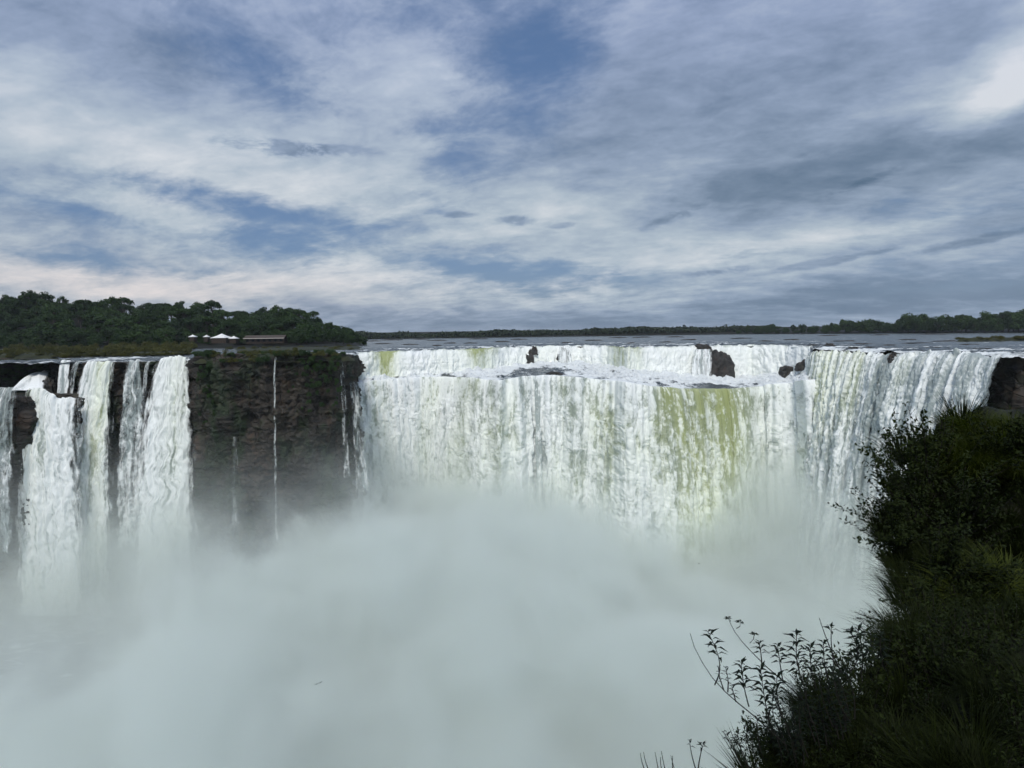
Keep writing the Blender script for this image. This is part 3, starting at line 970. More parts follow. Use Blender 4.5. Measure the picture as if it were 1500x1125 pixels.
def tree_proto(name, seed, h, w, kind, label, clumps=20, per=85, leaf=.75):
    rg = np.random.default_rng(seed)
    root = empty(name)
    tag(root, label, 'tree')
    tr = Acc()
    bend = rg.normal(size=2) * .05 * h
    tz = np.linspace(0, 1, 9)
    path = np.stack([bend[0] * tz ** 2, bend[1] * tz ** 2, tz * h * .72], -1)
    tr.add(*tube(path, np.linspace(.035 * h, .012 * h, 9), 7))
    cr = Acc()
    for i in range(clumps):
        a = rg.uniform(0, 2 * np.pi)
        if kind == 'umbrella':
            q = np.sqrt(rg.uniform(0, 1))
            c = np.array([np.cos(a) * q * w * .42, np.sin(a) * q * w * .42, h * (.86 - .16 * q * q + rg.uniform(-.04, .04))])
            r = np.array([.17, .17, .09]) * w * rg.uniform(.7, 1.2)
        elif kind == 'tall':
            zf = rg.uniform(.35, .95)
            q = np.sqrt(rg.uniform(0, 1)) * (1.1 - abs(zf - .65) * 1.6)
            c = np.array([np.cos(a) * q * w * .36, np.sin(a) * q * w * .36, h * zf])
            r = np.array([.2, .2, .17]) * w * rg.uniform(.7, 1.15)
        else:
            zf = rg.uniform(.25, .92)
            q = np.sqrt(rg.uniform(0.1, 1)) * np.sqrt(max(.15, 1 - ((zf - .5) / .5) ** 2))
            c = np.array([np.cos(a) * q * w * .40, np.sin(a) * q * w * .40, h * zf])
            r = np.array([.19, .19, .14]) * w * rg.uniform(.7, 1.25)
        c[:2] += bend * (c[2] / h) ** 2
        sh = rg.uniform(0, .6)
        V, Fq, t = quads_cloud(c, r, per, leaf, rg)
        cr.add(V, Fq, sh + .4 * t)
        st = path[rg.integers(4, 9)]
        m = (st + c) / 2 + np.array([0, 0, -.02 * h])
        tr.add(*tube(np.stack([st, m, c]), [.012 * h, .008 * h, .003 * h], 5))
    tr.build('trunk', M_BARK, root)
    cr.build('crown', M_TREE, root, smooth=False)
    return root


PROTO = [
    tree_proto('broadleaf_tree', 11, 16, 17, 'round', 'round dense dark tree in the forest on the left hill', 26, 80, .8),
    tree_proto('broadleaf_tree', 12, 19, 18, 'umbrella', 'flat topped spreading tree in the forest on the left hill', 26, 75, .75),
    tree_proto('broadleaf_tree', 13, 21, 13, 'tall', 'tall narrow rainforest tree in the forest on the left hill', 24, 80, .75),
    tree_proto('broadleaf_tree', 14, 14, 15, 'round', 'low bushy tree at the foot of the left hill forest', 24, 80, .75),
    tree_proto('broadleaf_tree', 15, 23, 20, 'umbrella', 'large open crowned tree standing out of the left hill forest', 22, 70, .7),
]

# hill at the left: skyline rows of the photograph for the tree tops
SKYL = np.array([(-400, 440), (-200, 436), (0, 434), (30, 436), (60, 430), (110, 437), (200, 444), (280, 446), (330, 451), (400, 455), (455, 460), (490, 467), (515, 476), (530, 487), (540, 496)], float)
HILL_Y0, HILL_Y1 = 430.0, 560.0


def hill_z(x, y):
    """height of the hill under the forest"""
    px = x / y * F_PX + CX
    top = Q(px, np.interp(px, SKYL[:, 0], SKYL[:, 1]), HILL_Y1)[..., 2] - 17.5
    top = np.maximum(top, .5)
    t = sstep(y, HILL_Y0 - 10, HILL_Y1)
    edge = sstep(545 - px, 0, 30)
    return (1.0 + (top - 1.0) * t) * edge - .6 * (1 - edge)


pxg = np.linspace(-500, 550, 150)
yg = np.linspace(395, 760, 60)
PXG, YG = np.meshgrid(pxg, yg)
XG = (PXG - CX) / F_PX * YG
ZG = hill_z(XG, YG) + .4 * fbm(XG / 12, YG / 12, 2, 3)
ZG[0] = -1.5
o = mesh_np('hill', np.stack([XG, YG, ZG], -1), grid_faces(150, 60), M_SOIL)
tag(o, kind='structure')

rg = np.random.default_rng(21)
HG = 'forest trees on the left hill'
cands = []
for row, y in enumerate(np.linspace(HILL_Y0, HILL_Y1 + 6, 11)):
    step = 26 if row < 9 else 22
    for px in np.arange(-60 + (row % 2) * 13, 536, step):
        cands.append((px + rg.uniform(-9, 9), y + rg.uniform(-6, 6)))
used = set()
kinds_lab = [p['label'] for p in PROTO]
count = 0
for px, y in cands:
    if count >= 290:
        break
    if px > 536 - (y - HILL_Y0) * .12:
        continue
    if 268 < px < 425 and y < HILL_Y0 + 22:
        continue
    x = (px - CX) / F_PX * y
    k = int(rg.choice(5, p=[.32, .2, .2, .2, .08]))
    if y < HILL_Y0 + 25:
        k = 3 if rg.uniform() < .6 else 0
    s = rg.uniform(.72, 1.12) * (.75 if px > 470 else 1.0) * (.8 if px > 515 else 1.0)
    z = float(hill_z(np.array(x), np.array(y))) - .5
    if k not in used:
        r = PROTO[k]
        r.location = (x, y, z)
        r.rotation_euler = (0, 0, rg.uniform(0, 6.28))
        r.scale = (s, s, s * rg.uniform(.85, 1.1))
        r['group'] = HG
        used.add(k)
    else:
        dup(PROTO[k], (x, y, z), rg.uniform(0, 6.28), (s, s, s * rg.uniform(.85, 1.1)), None, HG)
    count += 1
# trees that stand out on the skyline
for px, py, k, s, lab in ((62, 430, 0, 1.25, 'broad dome of a big tree, highest point of the left hill skyline'),
                          (165, 437, 1, .85, 'small flat umbrella tree standing above the left skyline'),
                          (296, 444, 4, .75, 'spreading thin crowned tree poking above the hill skyline behind the tents'),
                          (400, 451, 2, .9, 'dark upright tree on the skyline above the long lodge'),
                          (458, 455, 4, .7, 'leaning sparse tree at the falling end of the hill skyline')):
    y = HILL_Y1 + 4
    tip = Q(px, py, y)
    h = {0: 16, 1: 19, 2: 21, 3: 14, 4: 23}[k] * s
    dup(PROTO[k], (tip[0], tip[1], tip[2] - h * .95), rg.uniform(0, 6), (s, s, s), lab, 'n')
    bpy.context.scene.collection.objects[-1]
for o in list(COL.objects):
    if o.get('group') == 'n':
        del o['group']


# the wooded bank at the right
RSK = np.array([(1060, 478), (1110, 477), (1130, 474), (1180, 475), (1230, 469), (1255, 465), (1290, 470), (1320, 463), (1345, 459), (1370, 462), (1400, 459), (1430, 462), (1460, 456), (1500, 450), (1600, 446), (1900, 440)], float)
RB = Q(np.array([1060., 1110, 1180, 1260, 1350, 1420, 1500, 1640, 1900]), 487, np.array([1000., 950, 870, 800, 730, 690, 650, 600, 560]))


def rb_y(px):
    return np.interp(px, [1060, 1110, 1180, 1260, 1350, 1420, 1500, 1640, 1900], RB[:, 1])


V = []
pxs = np.linspace(1050, 1950, 90)
for off in (0, 6, 40, 200):
    yy = rb_y(pxs) + off
    V.append(np.stack([(pxs - CX) / F_PX * yy, yy, np.full_like(yy, {0: -1, 6: .8, 40: 3, 200: 4}[off])], -1))
o = mesh_np('far_bank', np.array(V), grid_faces(90, 4), M_SOIL)
tag(o, kind='structure')
RGP = 'trees on the right river bank'
rlab = ['round dense tree on the far right bank of the river', 'flat topped tree on the far right bank of the river', 'tall narrow tree on the far right bank of the river', 'low bushy tree at the edge of the far right bank', 'large open crowned tree on the far right bank']
for rowi, off in enumerate((5, 16, 28)):
    step = 17
    for px in np.arange(1085 + rowi * 6, 1560, step):
        p_ = px + rg.uniform(-5, 5)
        y = rb_y(p_) + off + rg.uniform(-3, 3)
        x = (p_ - CX) / F_PX * y
        tip = Q(p_, np.interp(p_, RSK[:, 0], RSK[:, 1]) + rg.uniform(-2, 5) + (6 if rowi == 0 else 0), y)[2]
        k = int(rg.choice(5, p=[.34, .2, .16, .24, .06])) if rowi else (3 if rg.uniform() < .6 else 0)
        h0 = {0: 16, 1: 19, 2: 21, 3: 14, 4: 23}[k]
        h = max(tip - 1.0, 6) * rg.uniform(.9, 1.05)
        sz = h / h0
        sx_ = max(.7, sz * .85)
        dup(PROTO[k], (x, y, .5), rg.uniform(0, 6.28), (sx_, sx_, sz), rlab[k], RGP)


def far_forest(name, pts, tops, n, leaf, rad_, mat, yoff, seed):
    """many crowns of a wood too far off to count"""
    rg = np.random.default_rng(seed)
    a = Acc()
    for i in range(n):
        px = rg.uniform(pts[0], pts[1])
        y = np.interp(px, pts, yoff) + rg.uniform(0, 45)
        z = Q(px, np.interp(px, [p[0] for p in tops], [p[1] for p in tops]) + abs(rg.normal()) * 1.5 + 1.0 * math.sin(px / 31.) + .8 * math.sin(px / 11. + 1) - 2.2 * (rg.uniform() < .03), y)[2]
        x = (px - CX) / F_PX * y
        zc = z - rad_ * .7 if rg.uniform() < .55 else rg.uniform(3, max(4, z - rad_ * .7))
        c = np.array([x, y, zc])
        sh = rg.uniform(0, .6)
        V, Fq, t = quads_cloud(c, np.array([rad_, rad_, rad_ * .75]) * rg.uniform(.7, 1.2), 26, leaf, rg)
        a.add(V, Fq, sh + .4 * t)
    o = a.build(name, mat, smooth=False)
    return tag(o, kind='stuff')


o = far_forest('forest', (520, 1130), [(520, 487), (560, 487.5), (640, 487), (720, 485), (800, 483), (860, 482), (920, 480), (1000, 478.5), (1060, 478), (1130, 477)], 2600, 2.6, 6.5, M_FAR, (1000, 1020), 31)
tag(o, 'distant unbroken strip of dark forest along the far bank of the river', 'forest')
pxs = np.linspace(-700, 2400, 120)
V = []
for yy, zz in ((985, -1), (1000, 1.2), (1030, 6), (1060, 11), (1120, 12), (3000, 6), (14000, -10)):
    V.append(np.stack([(pxs - CX) / F_PX * yy, np.full_like(pxs, yy), np.full_like(pxs, zz)], -1))
o = mesh_np('ground', np.array(V), grid_faces(120, 7), M_SOIL)
tag(o, kind='structure')


# ------------------------------------------------------------------ scrub on the left bank and on the cliff top
def scrub_proto(seed, label, mat=None, h=2.2, w=3.4, clumps=12, per=70, leaf=.17, name='scrub_bush'):
    rg = np.random.default_rng(seed)
    root = empty(name)
    tag(root, label, 'bush')
    cr, tr = Acc(), Acc()
    for i in range(clumps):
        a, q = rg.uniform(0, 6.28), np.sqrt(rg.uniform(0, 1))
        c = np.array([np.cos(a) * q * w * .4, np.sin(a) * q * w * .4, h * rg.uniform(.15, .85) * (1.05 - .4 * q)])
        V, Fq, t = quads_cloud(c, np.array([.22 * w, .22 * w, .24 * h]) * rg.uniform(.7, 1.2), per, leaf, rg, .3)
        cr.add(V, Fq, rg.uniform(0, .6) + .4 * t)
        tr.add(*tube(np.stack([np.array([c[0] * .2, c[1] * .2, -.2]), c * .6, c]), [.05, .035, .015], 5))
    tr.build('stem', M_BARK, root)
    cr.build('foliage', mat or M_SCRUB, root, smooth=False)
    return root


S1 = scrub_proto(51, 'olive green scrub bush on the river bank above the left falls')
S2 = scrub_proto(52, 'low spreading olive bush on the river bank above the left falls', None, 1.5, 4.2)
S3 = scrub_proto(53, 'dark green bush clinging to the rim of the bare cliff', M_TREE, 1.9, 3.2, name='cliff_bush')
SCR = [S1, S2]
placed = {id(S1): False, id(S2): False, id(S3): False}


def put(proto, loc, rz, s, label=None, group=None, tilt=(0, 0)):
    if not placed.get(id(proto), True):
        placed[id(proto)] = True
        proto.location = [float(t) for t in loc]
        proto.rotation_euler = (tilt[0], tilt[1], rz)
        proto.scale = s
        if label:
            proto['label'] = label
        if group:
            proto['group'] = group
        return proto
    return dup(proto, loc, rz, s, label, group, tilt)


# low vegetated islands (ground) under the scrub
def mound(name, pts_px, y0, y1, h, seed, mat):
    px = np.linspace(pts_px[0], pts_px[1], 120)
    yy = np.linspace(y0, y1, 40)
    PX_, YY = np.meshgrid(px, yy)
    e = np.minimum(np.minimum((PX_ - pts_px[0]) / 25, (pts_px[1] - PX_) / 25), np.minimum((YY - y0) / 7, (y1 - YY) / 20))
    X_ = (PX_ - CX) / F_PX * YY
    Z_ = -1.2 + (h + 1.2) * sstep(e + .3 * fbm(X_ / 8, YY / 8, seed, 3), 0, 1) + .3 * fbm(X_ / 3, YY / 3, seed, 3)
    o = mesh_np(name, np.stack([X_, YY, Z_], -1), grid_faces(120, 40), mat)
    return tag(o, kind='structure')


mound('river_island', (-500, 290), 246, 420, 1.5, 1, M_SCRUBSOIL)
mound('river_island', (-420, 95), 226, 300, 2.2, 4, M_SCRUBSOIL)
mound('rocky_ground', (284, 520), 200, 226, 1.4, 2, M_SCRUBSOIL)
mound('river_island', (330, 545), 300, 400, .5, 3, M_SCRUBSOIL)
mound('right_island', (1395, 1800), 296, 330, 1.6, 6, M_SCRUBSOIL)
S4 = scrub_proto(54, 'low olive bush along the water edge above the left falls', None, 1.5, 3.6, name='waterside_bush')
placed[id(S4)] = False
for i in range(90):
    px = rg.uniform(-40, 288)
    y = rg.uniform(245, 253) if px > 95 or i % 2 else rg.uniform(227, 233)
    s = rg.uniform(.6, 1.15)
    put(S4, ((px - CX) / F_PX * y, y, .5 if y > 240 else 1.0), rg.uniform(0, 6.28), (s, s, s * rg.uniform(.7, 1.1)), None, 'bushes along the water edge above the left falls')
SG = 'scrub bushes on the bank above the left falls'
for i in range(185):
    px = rg.uniform(-40, 285)
    y = rg.choice([rg.uniform(250, 275), rg.uniform(275, 400)])
    if px > 200 and y < 262:
        y += 25
    x = (px - CX) / F_PX * y
    s = rg.uniform(.8, 1.5) * (1.5 if y > 300 else 1.1)
    put(SCR[i % 2], (x, y, 1.2), rg.uniform(0, 6.28), (s, s, s), None, SG)
for i in range(46):
    px = rg.uniform(-40, 112)
    y = rg.uniform(229, 250)
    x = (px - CX) / F_PX * y
    s = rg.uniform(.6, 1.05)
    dup(SCR[i % 2], (x, y, 1.7 if px < 85 else .6), rg.uniform(0, 6.28), (s, s, s), 'dark olive bush on the slope over the far left ledge', 'bushes on the slope over the far left ledge')
for i in range(70):
    px = rg.uniform(-40, 62)
    y = rg.uniform(222, 226)
    s = rg.uniform(.5, .95)
    dup(S3, ((px - CX) / F_PX * y, y, -1 - 8 * rg.uniform() ** 1.5), rg.uniform(0, 6.28), (s, s, s), 'dark bush on the steep bank behind the far left ledge', 'bushes on the steep bank behind the far left ledge')
CG = 'bushes along the rim of the bare cliff'
for i in range(80):
    px = rg.uniform(285, 505)
    y = rg.uniform(197.5, 204) if i < 46 else rg.uniform(204, 222)
    x = (px - CX) / F_PX * y
    s = rg.uniform(.6, 1.25) * (1.35 if px < 330 and y < 205 else 1)
    z = 1.0 - (1.8 if y < 199.5 else 0)
    pr = S3 if rg.uniform() < .55 else SCR[i % 2]
    put(pr, (x, y, z), rg.uniform(0, 6.28), (s, s, s), 'dark green bush clinging to the rim of the bare cliff' if pr is S3 else 'olive bush on the rim of the bare cliff', CG)
for i in range(85):     # creepers hanging down the face
    px = rg.choice([rg.uniform(287, 312), rg.uniform(418, 500), rg.uniform(440, 500)])
    d = abs(rg.normal()) * 9
    x = (px - CX) / F_PX * 199
    s = rg.uniform(.4, .8)
    dup(S3, (x, 199.5 - .5 * rg.uniform(), -1.5 - d), rg.uniform(0, 6.28), (s, s * .7, s * 1.5), 'patch of hanging green plants on the face of the bare cliff', 'hanging plants on the face of the bare cliff')
for i in range(26):
    px = rg.uniform(335, 545)
    y = rg.uniform(305, 395)
    s = rg.uniform(.6, 1.1)
    dup(SCR[i % 2], ((px - CX) / F_PX * y, y, .3), rg.uniform(0, 6.28), (s * 1.3, s, s * .8), 'low bush on the islet between the cliff and the hill', 'bushes on the islet behind the cliff')
for i in range(36):
    px = rg.uniform(1400, 1530)
    y = rg.uniform(297, 318)
    s = rg.uniform(.6, 1.0)
    dup(SCR[i % 2], ((px - CX) / F_PX * y, y, 1.1), rg.uniform(0, 6.28), (s * 1.2, s, s * .85), 'brown green bush on the low islet above the slanting fall', 'bushes on the islet above the slanting fall')


# ------------------------------------------------------------------ lodge and tents at the foot of the hill
def box(a, x0, x1, y0, y1, z0, z1):
    V = np.array([(x, y, z) for z in (z0, z1) for y in (y0, y1) for x in (x0, x1)], float)
    a.add(V, [(0, 2, 3, 1), (4, 5, 7, 6), (0, 1, 5, 4), (2, 6, 7, 3), (0, 4, 6, 2), (1, 3, 7, 5)])


def tent(px, py_top, py_eave, py_base, w_px, label):
    y = 415.0
    c = Q(px, py_base, y)
    top = Q(px, py_top, y)[2] - c[2]
    ev = Q(px, py_eave, y)[2] - c[2]
    w = w_px / F_PX * y / 2
    root = empty('tent_pavilion', c)
    tag(root, label, 'tent')
    n_ = 9
    V, Fq = [], []
    for i in range(n_):                        # a peaked canvas with a slight sag
        t = i / (n_ - 1)
        r = w * (1 - t)
        z = ev + (top - ev) * (t ** 1.35)
        V += [(-r, -r, z), (r, -r, z), (r, r, z), (-r, r, z)]
    for i in range(n_ - 1):
        for k in range(4):
            Fq.append((i * 4 + k, i * 4 + (k + 1) % 4, i * 4 + 4 + (k + 1) % 4, i * 4 + 4 + k))
    a = Acc()
    a.add(V, Fq)
    a.build('roof', M_ROOF, root, smooth=False)
    v = Acc()
    for (x0, x1, y0, y1) in ((-w, w, -w, -w + .06), (-w, w, w - .06, w), (-w, -w + .06, -w + .07, w - .07), (w - .06, w, -w + .07, w - .07)):
        box(v, x0, x1, y0, y1, ev - .35, ev - .01)
    v.build('valance', M_ROOF, root, smooth=False)
    for sx in (-1, 1):
        for sy in (-1, 1):
            b = Acc()
            box(b, sx * (w - .25) - .08, sx * (w - .25) + .08, sy * (w - .25) - .08, sy * (w - .25) + .08, -.4, ev - .02)
            b.build('post', M_TIMBER, root, smooth=False)
    b = Acc()
    box(b, -w + .5, w - .5, -w + .6, w - .5, -.4, ev - .5)
    b.build('counter', M_TIMBER, root, smooth=False)


tent(325.5, 488.5, 494.5, 502, 23, 'larger white peaked tent roof at the foot of the hill')
tent(343, 492, 495.5, 502, 11, 'smaller white peaked tent beside a larger tent')
tent(283, 490, 493, 500, 9, 'small white canopy half hidden in trees, furthest from the lodge')
tent(303, 490.5, 493, 500, 7, 'tiny white canopy among dark trees between the other tents')


def lodge():
    y = 418.0
    a = Q(357, 502, y)
    b = Q(417, 502, y)
    ev = Q(386, 495.2, y)[2]
    rdg = Q(386, 491.0, y)[2]
    root = empty('lodge', ((a[0] + b[0]) / 2, y, a[2]))
    tag(root, 'long low lodge with a brown roof and pale eaves at the foot of the hill', 'building')
    L = (b[0] - a[0]) / 2
    e, r = ev - a[2], rdg - a[2]
    w = Acc()
    box(w, -L + .8, L - .8, 1.2, 7, -.8, e - .05)
    w.build('wall', M_TIMBER, root, smooth=False)
    rf = Acc()
    V = [(-L, -.6, e), (L, -.6, e), (L, 4, r), (-L, 4, r), (L, 8.6, e), (-L, 8.6, e)]
    rf.add(V, [(0, 1, 2, 3), (3, 2, 4, 5)])
    rf.build('roof', M_ROOFBROWN, root, smooth=False)
    fa = Acc()
    box(fa, -L, L, -.7, -.62, e - .42, e + .03)
    fa.build('fascia', M_FASCIA, root, smooth=False)
    for i in range(8):
        x = -L + .5 + i * (2 * L - 1) / 7
        p = Acc()
        box(p, x - .12, x + .12, -.5, -.26, -.8, e - .05)
        p.build('post', M_TIMBER, root, smooth=False)
        if i < 7:
            g = Acc()
            box(g, x + .7, x + 2.6, 1.12, 1.19, .6, e - .6)
            g.build('window', M_GLASS, root, smooth=False)


lodge()
# dark trees in front of the hill, around the lodge
for i in range(16):
    px = rg.uniform(275, 440)
    if 312 < px < 350:
        continue
    y = rg.uniform(434, 452)
    k = 3
    s = rg.uniform(.55, .9)
    dup(PROTO[k], ((px - CX) / F_PX * y, y, .8), rg.uniform(0, 6), (s, s, s), 'low dark tree close behind the lodge and the white tents', 'trees close behind the lodge and tents')


# ------------------------------------------------------------------ the near bank at the right with its plants
BEDGE = np.array([(560, 1470), (600, 1420), (622, 1350), (660, 1325), (720, 1305), (790, 1292), (850, 1312), (900, 1335), (935, 1325), (970, 1262), (1010, 1205), (1060, 1158), (1125, 1108), (1250, 1030), (1400, 960)], float)
BDEP = np.array([(560, 12.5), (620, 11.5), (700, 10.0), (800, 8.3), (880, 6.8), (930, 5.4), (980, 4.6), (1050, 4.0), (1125, 3.5), (1250, 3.0), (1400, 2.7)], float)


def bank_pt(px, py, off=0.0):
    e = np.interp(py, BEDGE[:, 0], BEDGE[:, 1])
    d = np.interp(py, BDEP[:, 0], BDEP[:, 1])
    k = np.clip((np.asarray(px, float) - e) / 250, 0, 3)
    return Q(px, py, d * (1 - .10 * k) + off)


def build_bank():
    rows = np.linspace(596, 1400, 120)
    nu = 90
    V = []
    for j, py in enumerate(rows):
        e = np.interp(py, BEDGE[:, 0], BEDGE[:, 1])
        px = e + (24 if py < 930 else 42) + np.linspace(0, 1, nu) ** 1.3 * 1100
        p = bank_pt(px, np.full(nu, py), .35)
        back = bank_pt(e + 90, py, 4.0)
        back[2] -= 1.0
        row = np.concatenate([back[None], p])
        row += .18 * np.stack([fbm(row[:, 0] * 1.2, row[:, 1] * 1.2, row[:, 2] * 1.2 + k * 9, 3) for k in range(3)], -1)
        V.append(row)
    top = (V[0] - np.array([0, 0, CAM_Z])) * 1.35 + np.array([0, 0, CAM_Z])
    top[:, 2] -= 2.5
    V = [top] + V
    o = mesh_np('near_bank', np.array(V), grid_faces(nu + 1, len(V)), M_SOIL)
    tag(o, kind='structure')


build_bank()


def leaf_geo(base, d, nrm, L, W, droop=.25):
    """one leaf: two quads folded along the midrib, its tip drooping"""
    d = d / (np.linalg.norm(d) + 1e-9)
    s = np.cross(d, nrm)
    s = s / (np.linalg.norm(s) + 1e-9)
    nn = np.cross(s, d)
    mid = base + d * L * .45
    tip = base + d * L - nn * L * droop
    return np.array([base, mid - s * W / 2 + nn * W * .18, tip, mid + s * W / 2 + nn * W * .18, mid]), ((0, 1, 2, 4), (0, 4, 2, 3))


def shrub_proto(seed, label, h=.9, n_br=26, lv=26, L=.085, W=.036, mat=None):
    rg = np.random.default_rng(seed)
    root = empty('shrub')
    tag(root, label, 'shrub')
    st, fo = Acc(), Acc()
    for i in range(n_br):
        a = rg.uniform(0, 6.28)
        tilt = rg.uniform(.1, 1.15)
        ln = h * rg.uniform(.6, 1.05)
        dr = np.array([np.cos(a) * np.sin(tilt), np.sin(a) * np.sin(tilt), np.cos(tilt)])
        t = np.linspace(0, 1, 6)[:, None]
        path = dr * t * ln + np.array([0, 0, .12 * h]) * t ** 2 + rg.normal(size=3) * .05 * t
        st.add(*tube(path, np.linspace(.008, .003, 6), 5))
        sh = rg.uniform(0, .5)
        for k in range(lv):
            f = rg.uniform(.35, 1.02)
            b = path[0] + (path[-1] - path[0]) * f + rg.normal(size=3) * .035
            ld = dr * .5 + rg.normal(size=3) * .75 + np.array([0, 0, .1])
            nr = np.array([0, 0, 1.0]) + rg.normal(size=3) * .45
            V, Fq = leaf_geo(b, ld, nr, L * rg.uniform(.6, 1.2), W * rg.uniform(.7, 1.2))
            fo.add(V, Fq, sh + .5 * rg.uniform())
    st.build('branches', M_STEM, root)
    fo.build('foliage', mat or M_SHRUB, root, smooth=False)
    return root


def tussock_proto(seed, label, n=320, L=.8, droop=.9, w=.006, spread=.22, mat=None):
    rg = np.random.default_rng(seed)
    m = 7
    t = np.linspace(0, 1, m)
    a = rg.uniform(0, 6.28, n)
    r = np.sqrt(rg.uniform(0, 1, n)) * spread
    ln = L * rg.uniform(.5, 1.15, n)
    lean = rg.uniform(.1, .75, n)
    dr = droop * rg.uniform(.5, 1.3, n)
    hx, hy = np.cos(a), np.sin(a)
    out = ln[:, None] * (np.sin(lean)[:, None] * t + .35 * dr[:, None] * t ** 2)
    z = ln[:, None] * (np.cos(lean)[:, None] * t - .45 * dr[:, None] * t ** 2.6)
    X = (r * hx)[:, None] + hx[:, None] * out
    Y = (r * hy)[:, None] + hy[:, None] * out
    wd = w * (1 - t ** 2 * .92) * rg.uniform(.7, 1.3, n)[:, None]
    sx, sy = -hy[:, None] * wd, hx[:, None] * wd
    V = np.stack([np.stack([X - sx, Y - sy, z], -1), np.stack([X + sx, Y + sy, z], -1)], 2)    # n, m, 2, 3
    i = np.arange(n * m * 2).reshape(n, m, 2)
    Fq = np.stack([i[:, :-1, 0], i[:, :-1, 1], i[:, 1:, 1], i[:, 1:, 0]], -1).reshape(-1, 4)
    # blades
    tint = np.repeat(rg.uniform(0, 1, n), m * 2)
    o = mesh_np('grass_tussock', V.reshape(-1, 3), Fq, mat or M_GRASS, None, True, {'tint': tint})
    return tag(o, label, 'grass tussock')


H1 = shrub_proto(71, 'leafy dark shrub in the thicket on the near bank')
H2 = shrub_proto(72, 'small leaved shrub in the thicket on the near bank', .75, 30, 30, .06, .028)
T1 = tussock_proto(81, 'dark arching grass tussock among the shrubs of the near bank')
T2 = tussock_proto(82, 'stiff upright grass tussock among the shrubs of the near bank', 260, .65, .35, .005, .16)
H0 = shrub_proto(70, 'tall leafy shrub at the top outer corner of the near thicket', 1.35, 46, 44, .105, .046)
T3 = tussock_proto(83, 'grass tussock in sunlit yellow green along the top of the near bank', 420, .85, .95, .006, .26, M_LITGRASS)  # tussock whose sunlit look comes from its lighter blade colour
for q_ in (H0, T3, H1, H2, T1, T2):
    placed[id(q_)] = False
SHG, TG = 'shrubs of the near bank thicket', 'grass tussocks of the near bank'
# the jutting leafy shrub at the top and the marked ones
put(H0, bank_pt(1362, 735), .4, (1.0, 1.0, 1.05))
dup(H0, bank_pt(1325, 715), 2.1, (.6, .6, .62), 'small sprig of shrub reaching out to the left over the fall', None, (0, -.95))
dup(H0, bank_pt(1318, 800), 1.2, (.6, .6, .6), 'shrub with scattered pale leaves on the outer face of the near thicket', None, (0, -.8))
dup(H0, bank_pt(1340, 775), 5.2, (.8, .8, .8), 'shrub filling the outer face below the tall leafy one', None, (-.1, -.5))
dup(H0, bank_pt(1372, 862), 2.2, (.7, .7, .7), 'shrub leaning out between the tall one and the green tussock', None, (-.1, -.7))
dup(H0, bank_pt(1400, 800), 4.2, (.8, .8, .75), 'broad leaved shrub in the dark middle of the near thicket', None, (-.2, -.4))
dup(H0, bank_pt(1480, 700), 3.1, (.9, .9, .8), 'broad leaved shrub under the grassy top of the near bank', None, (-.2, -.3))
for i in range(70):
    py = 640 + (1140 - 640) * rg.uniform() ** .9
    e = np.interp(py, BEDGE[:, 0], BEDGE[:, 1])
    px = e + 12 + (1520 - e) * rg.uniform() ** 1.2
    d = np.interp(py, BDEP[:, 0], BDEP[:, 1])
    s = (.42 + .055 * d) * rg.uniform(.7, 1.15) * .85
    p = bank_pt(px, py, .15)
    p[2] -= .35 * s
    put(H2 if i % 2 else H1, p, rg.uniform(0, 6.28), (s, s, s), 'leafy dark shrub in the thicket on the near bank' if not i % 2 else None, SHG, (rg.uniform(-.3, .3), rg.uniform(-.5, .2)))
for i in range(110):
    py = 650 + (1150 - 650) * rg.uniform() ** .95
    e = np.interp(py, BEDGE[:, 0], BEDGE[:, 1])
    px = e + ((14 if py > 950 else -2) + (1530 - e) * rg.uniform() ** (2.2 if i < 60 else 1.0))
    d = np.interp(py, BDEP[:, 0], BDEP[:, 1])
    s = (.30 + .065 * d) * rg.uniform(.65, 1.1)
    p = bank_pt(px, py, .12)
    p[2] -= .15 * s
    put(T2 if i % 3 == 0 else T1, p, rg.uniform(0, 6.28), (s, s, s), None, TG, (rg.uniform(-.25, .25), rg.uniform(-.6, .1)))
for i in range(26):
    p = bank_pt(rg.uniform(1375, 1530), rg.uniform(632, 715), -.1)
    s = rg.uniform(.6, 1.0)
    put(T3, p, rg.uniform(0, 6.28), (s, s, s), 'grass tussock in sunlit yellow green along the top of the near bank', 'grass tussocks along the top of the near bank')
dup(T3, bank_pt(1430, 880), .5, (.85, .85, .7), 'large arching tussock in sunlit green bulging from the middle of the near bank', None, (-.1, -.35))
dup(T3, bank_pt(1470, 868), 2.5, (.8, .8, .7), 'second arching tussock in sunlit green behind the large one in the bank middle', None, (-.1, -.3))
dup(T2, bank_pt(1410, 628), 1.0, (1.3, 1.3, 1.3), 'tall wispy pale grass tuft against the slanting fall', None, (0, -.15))


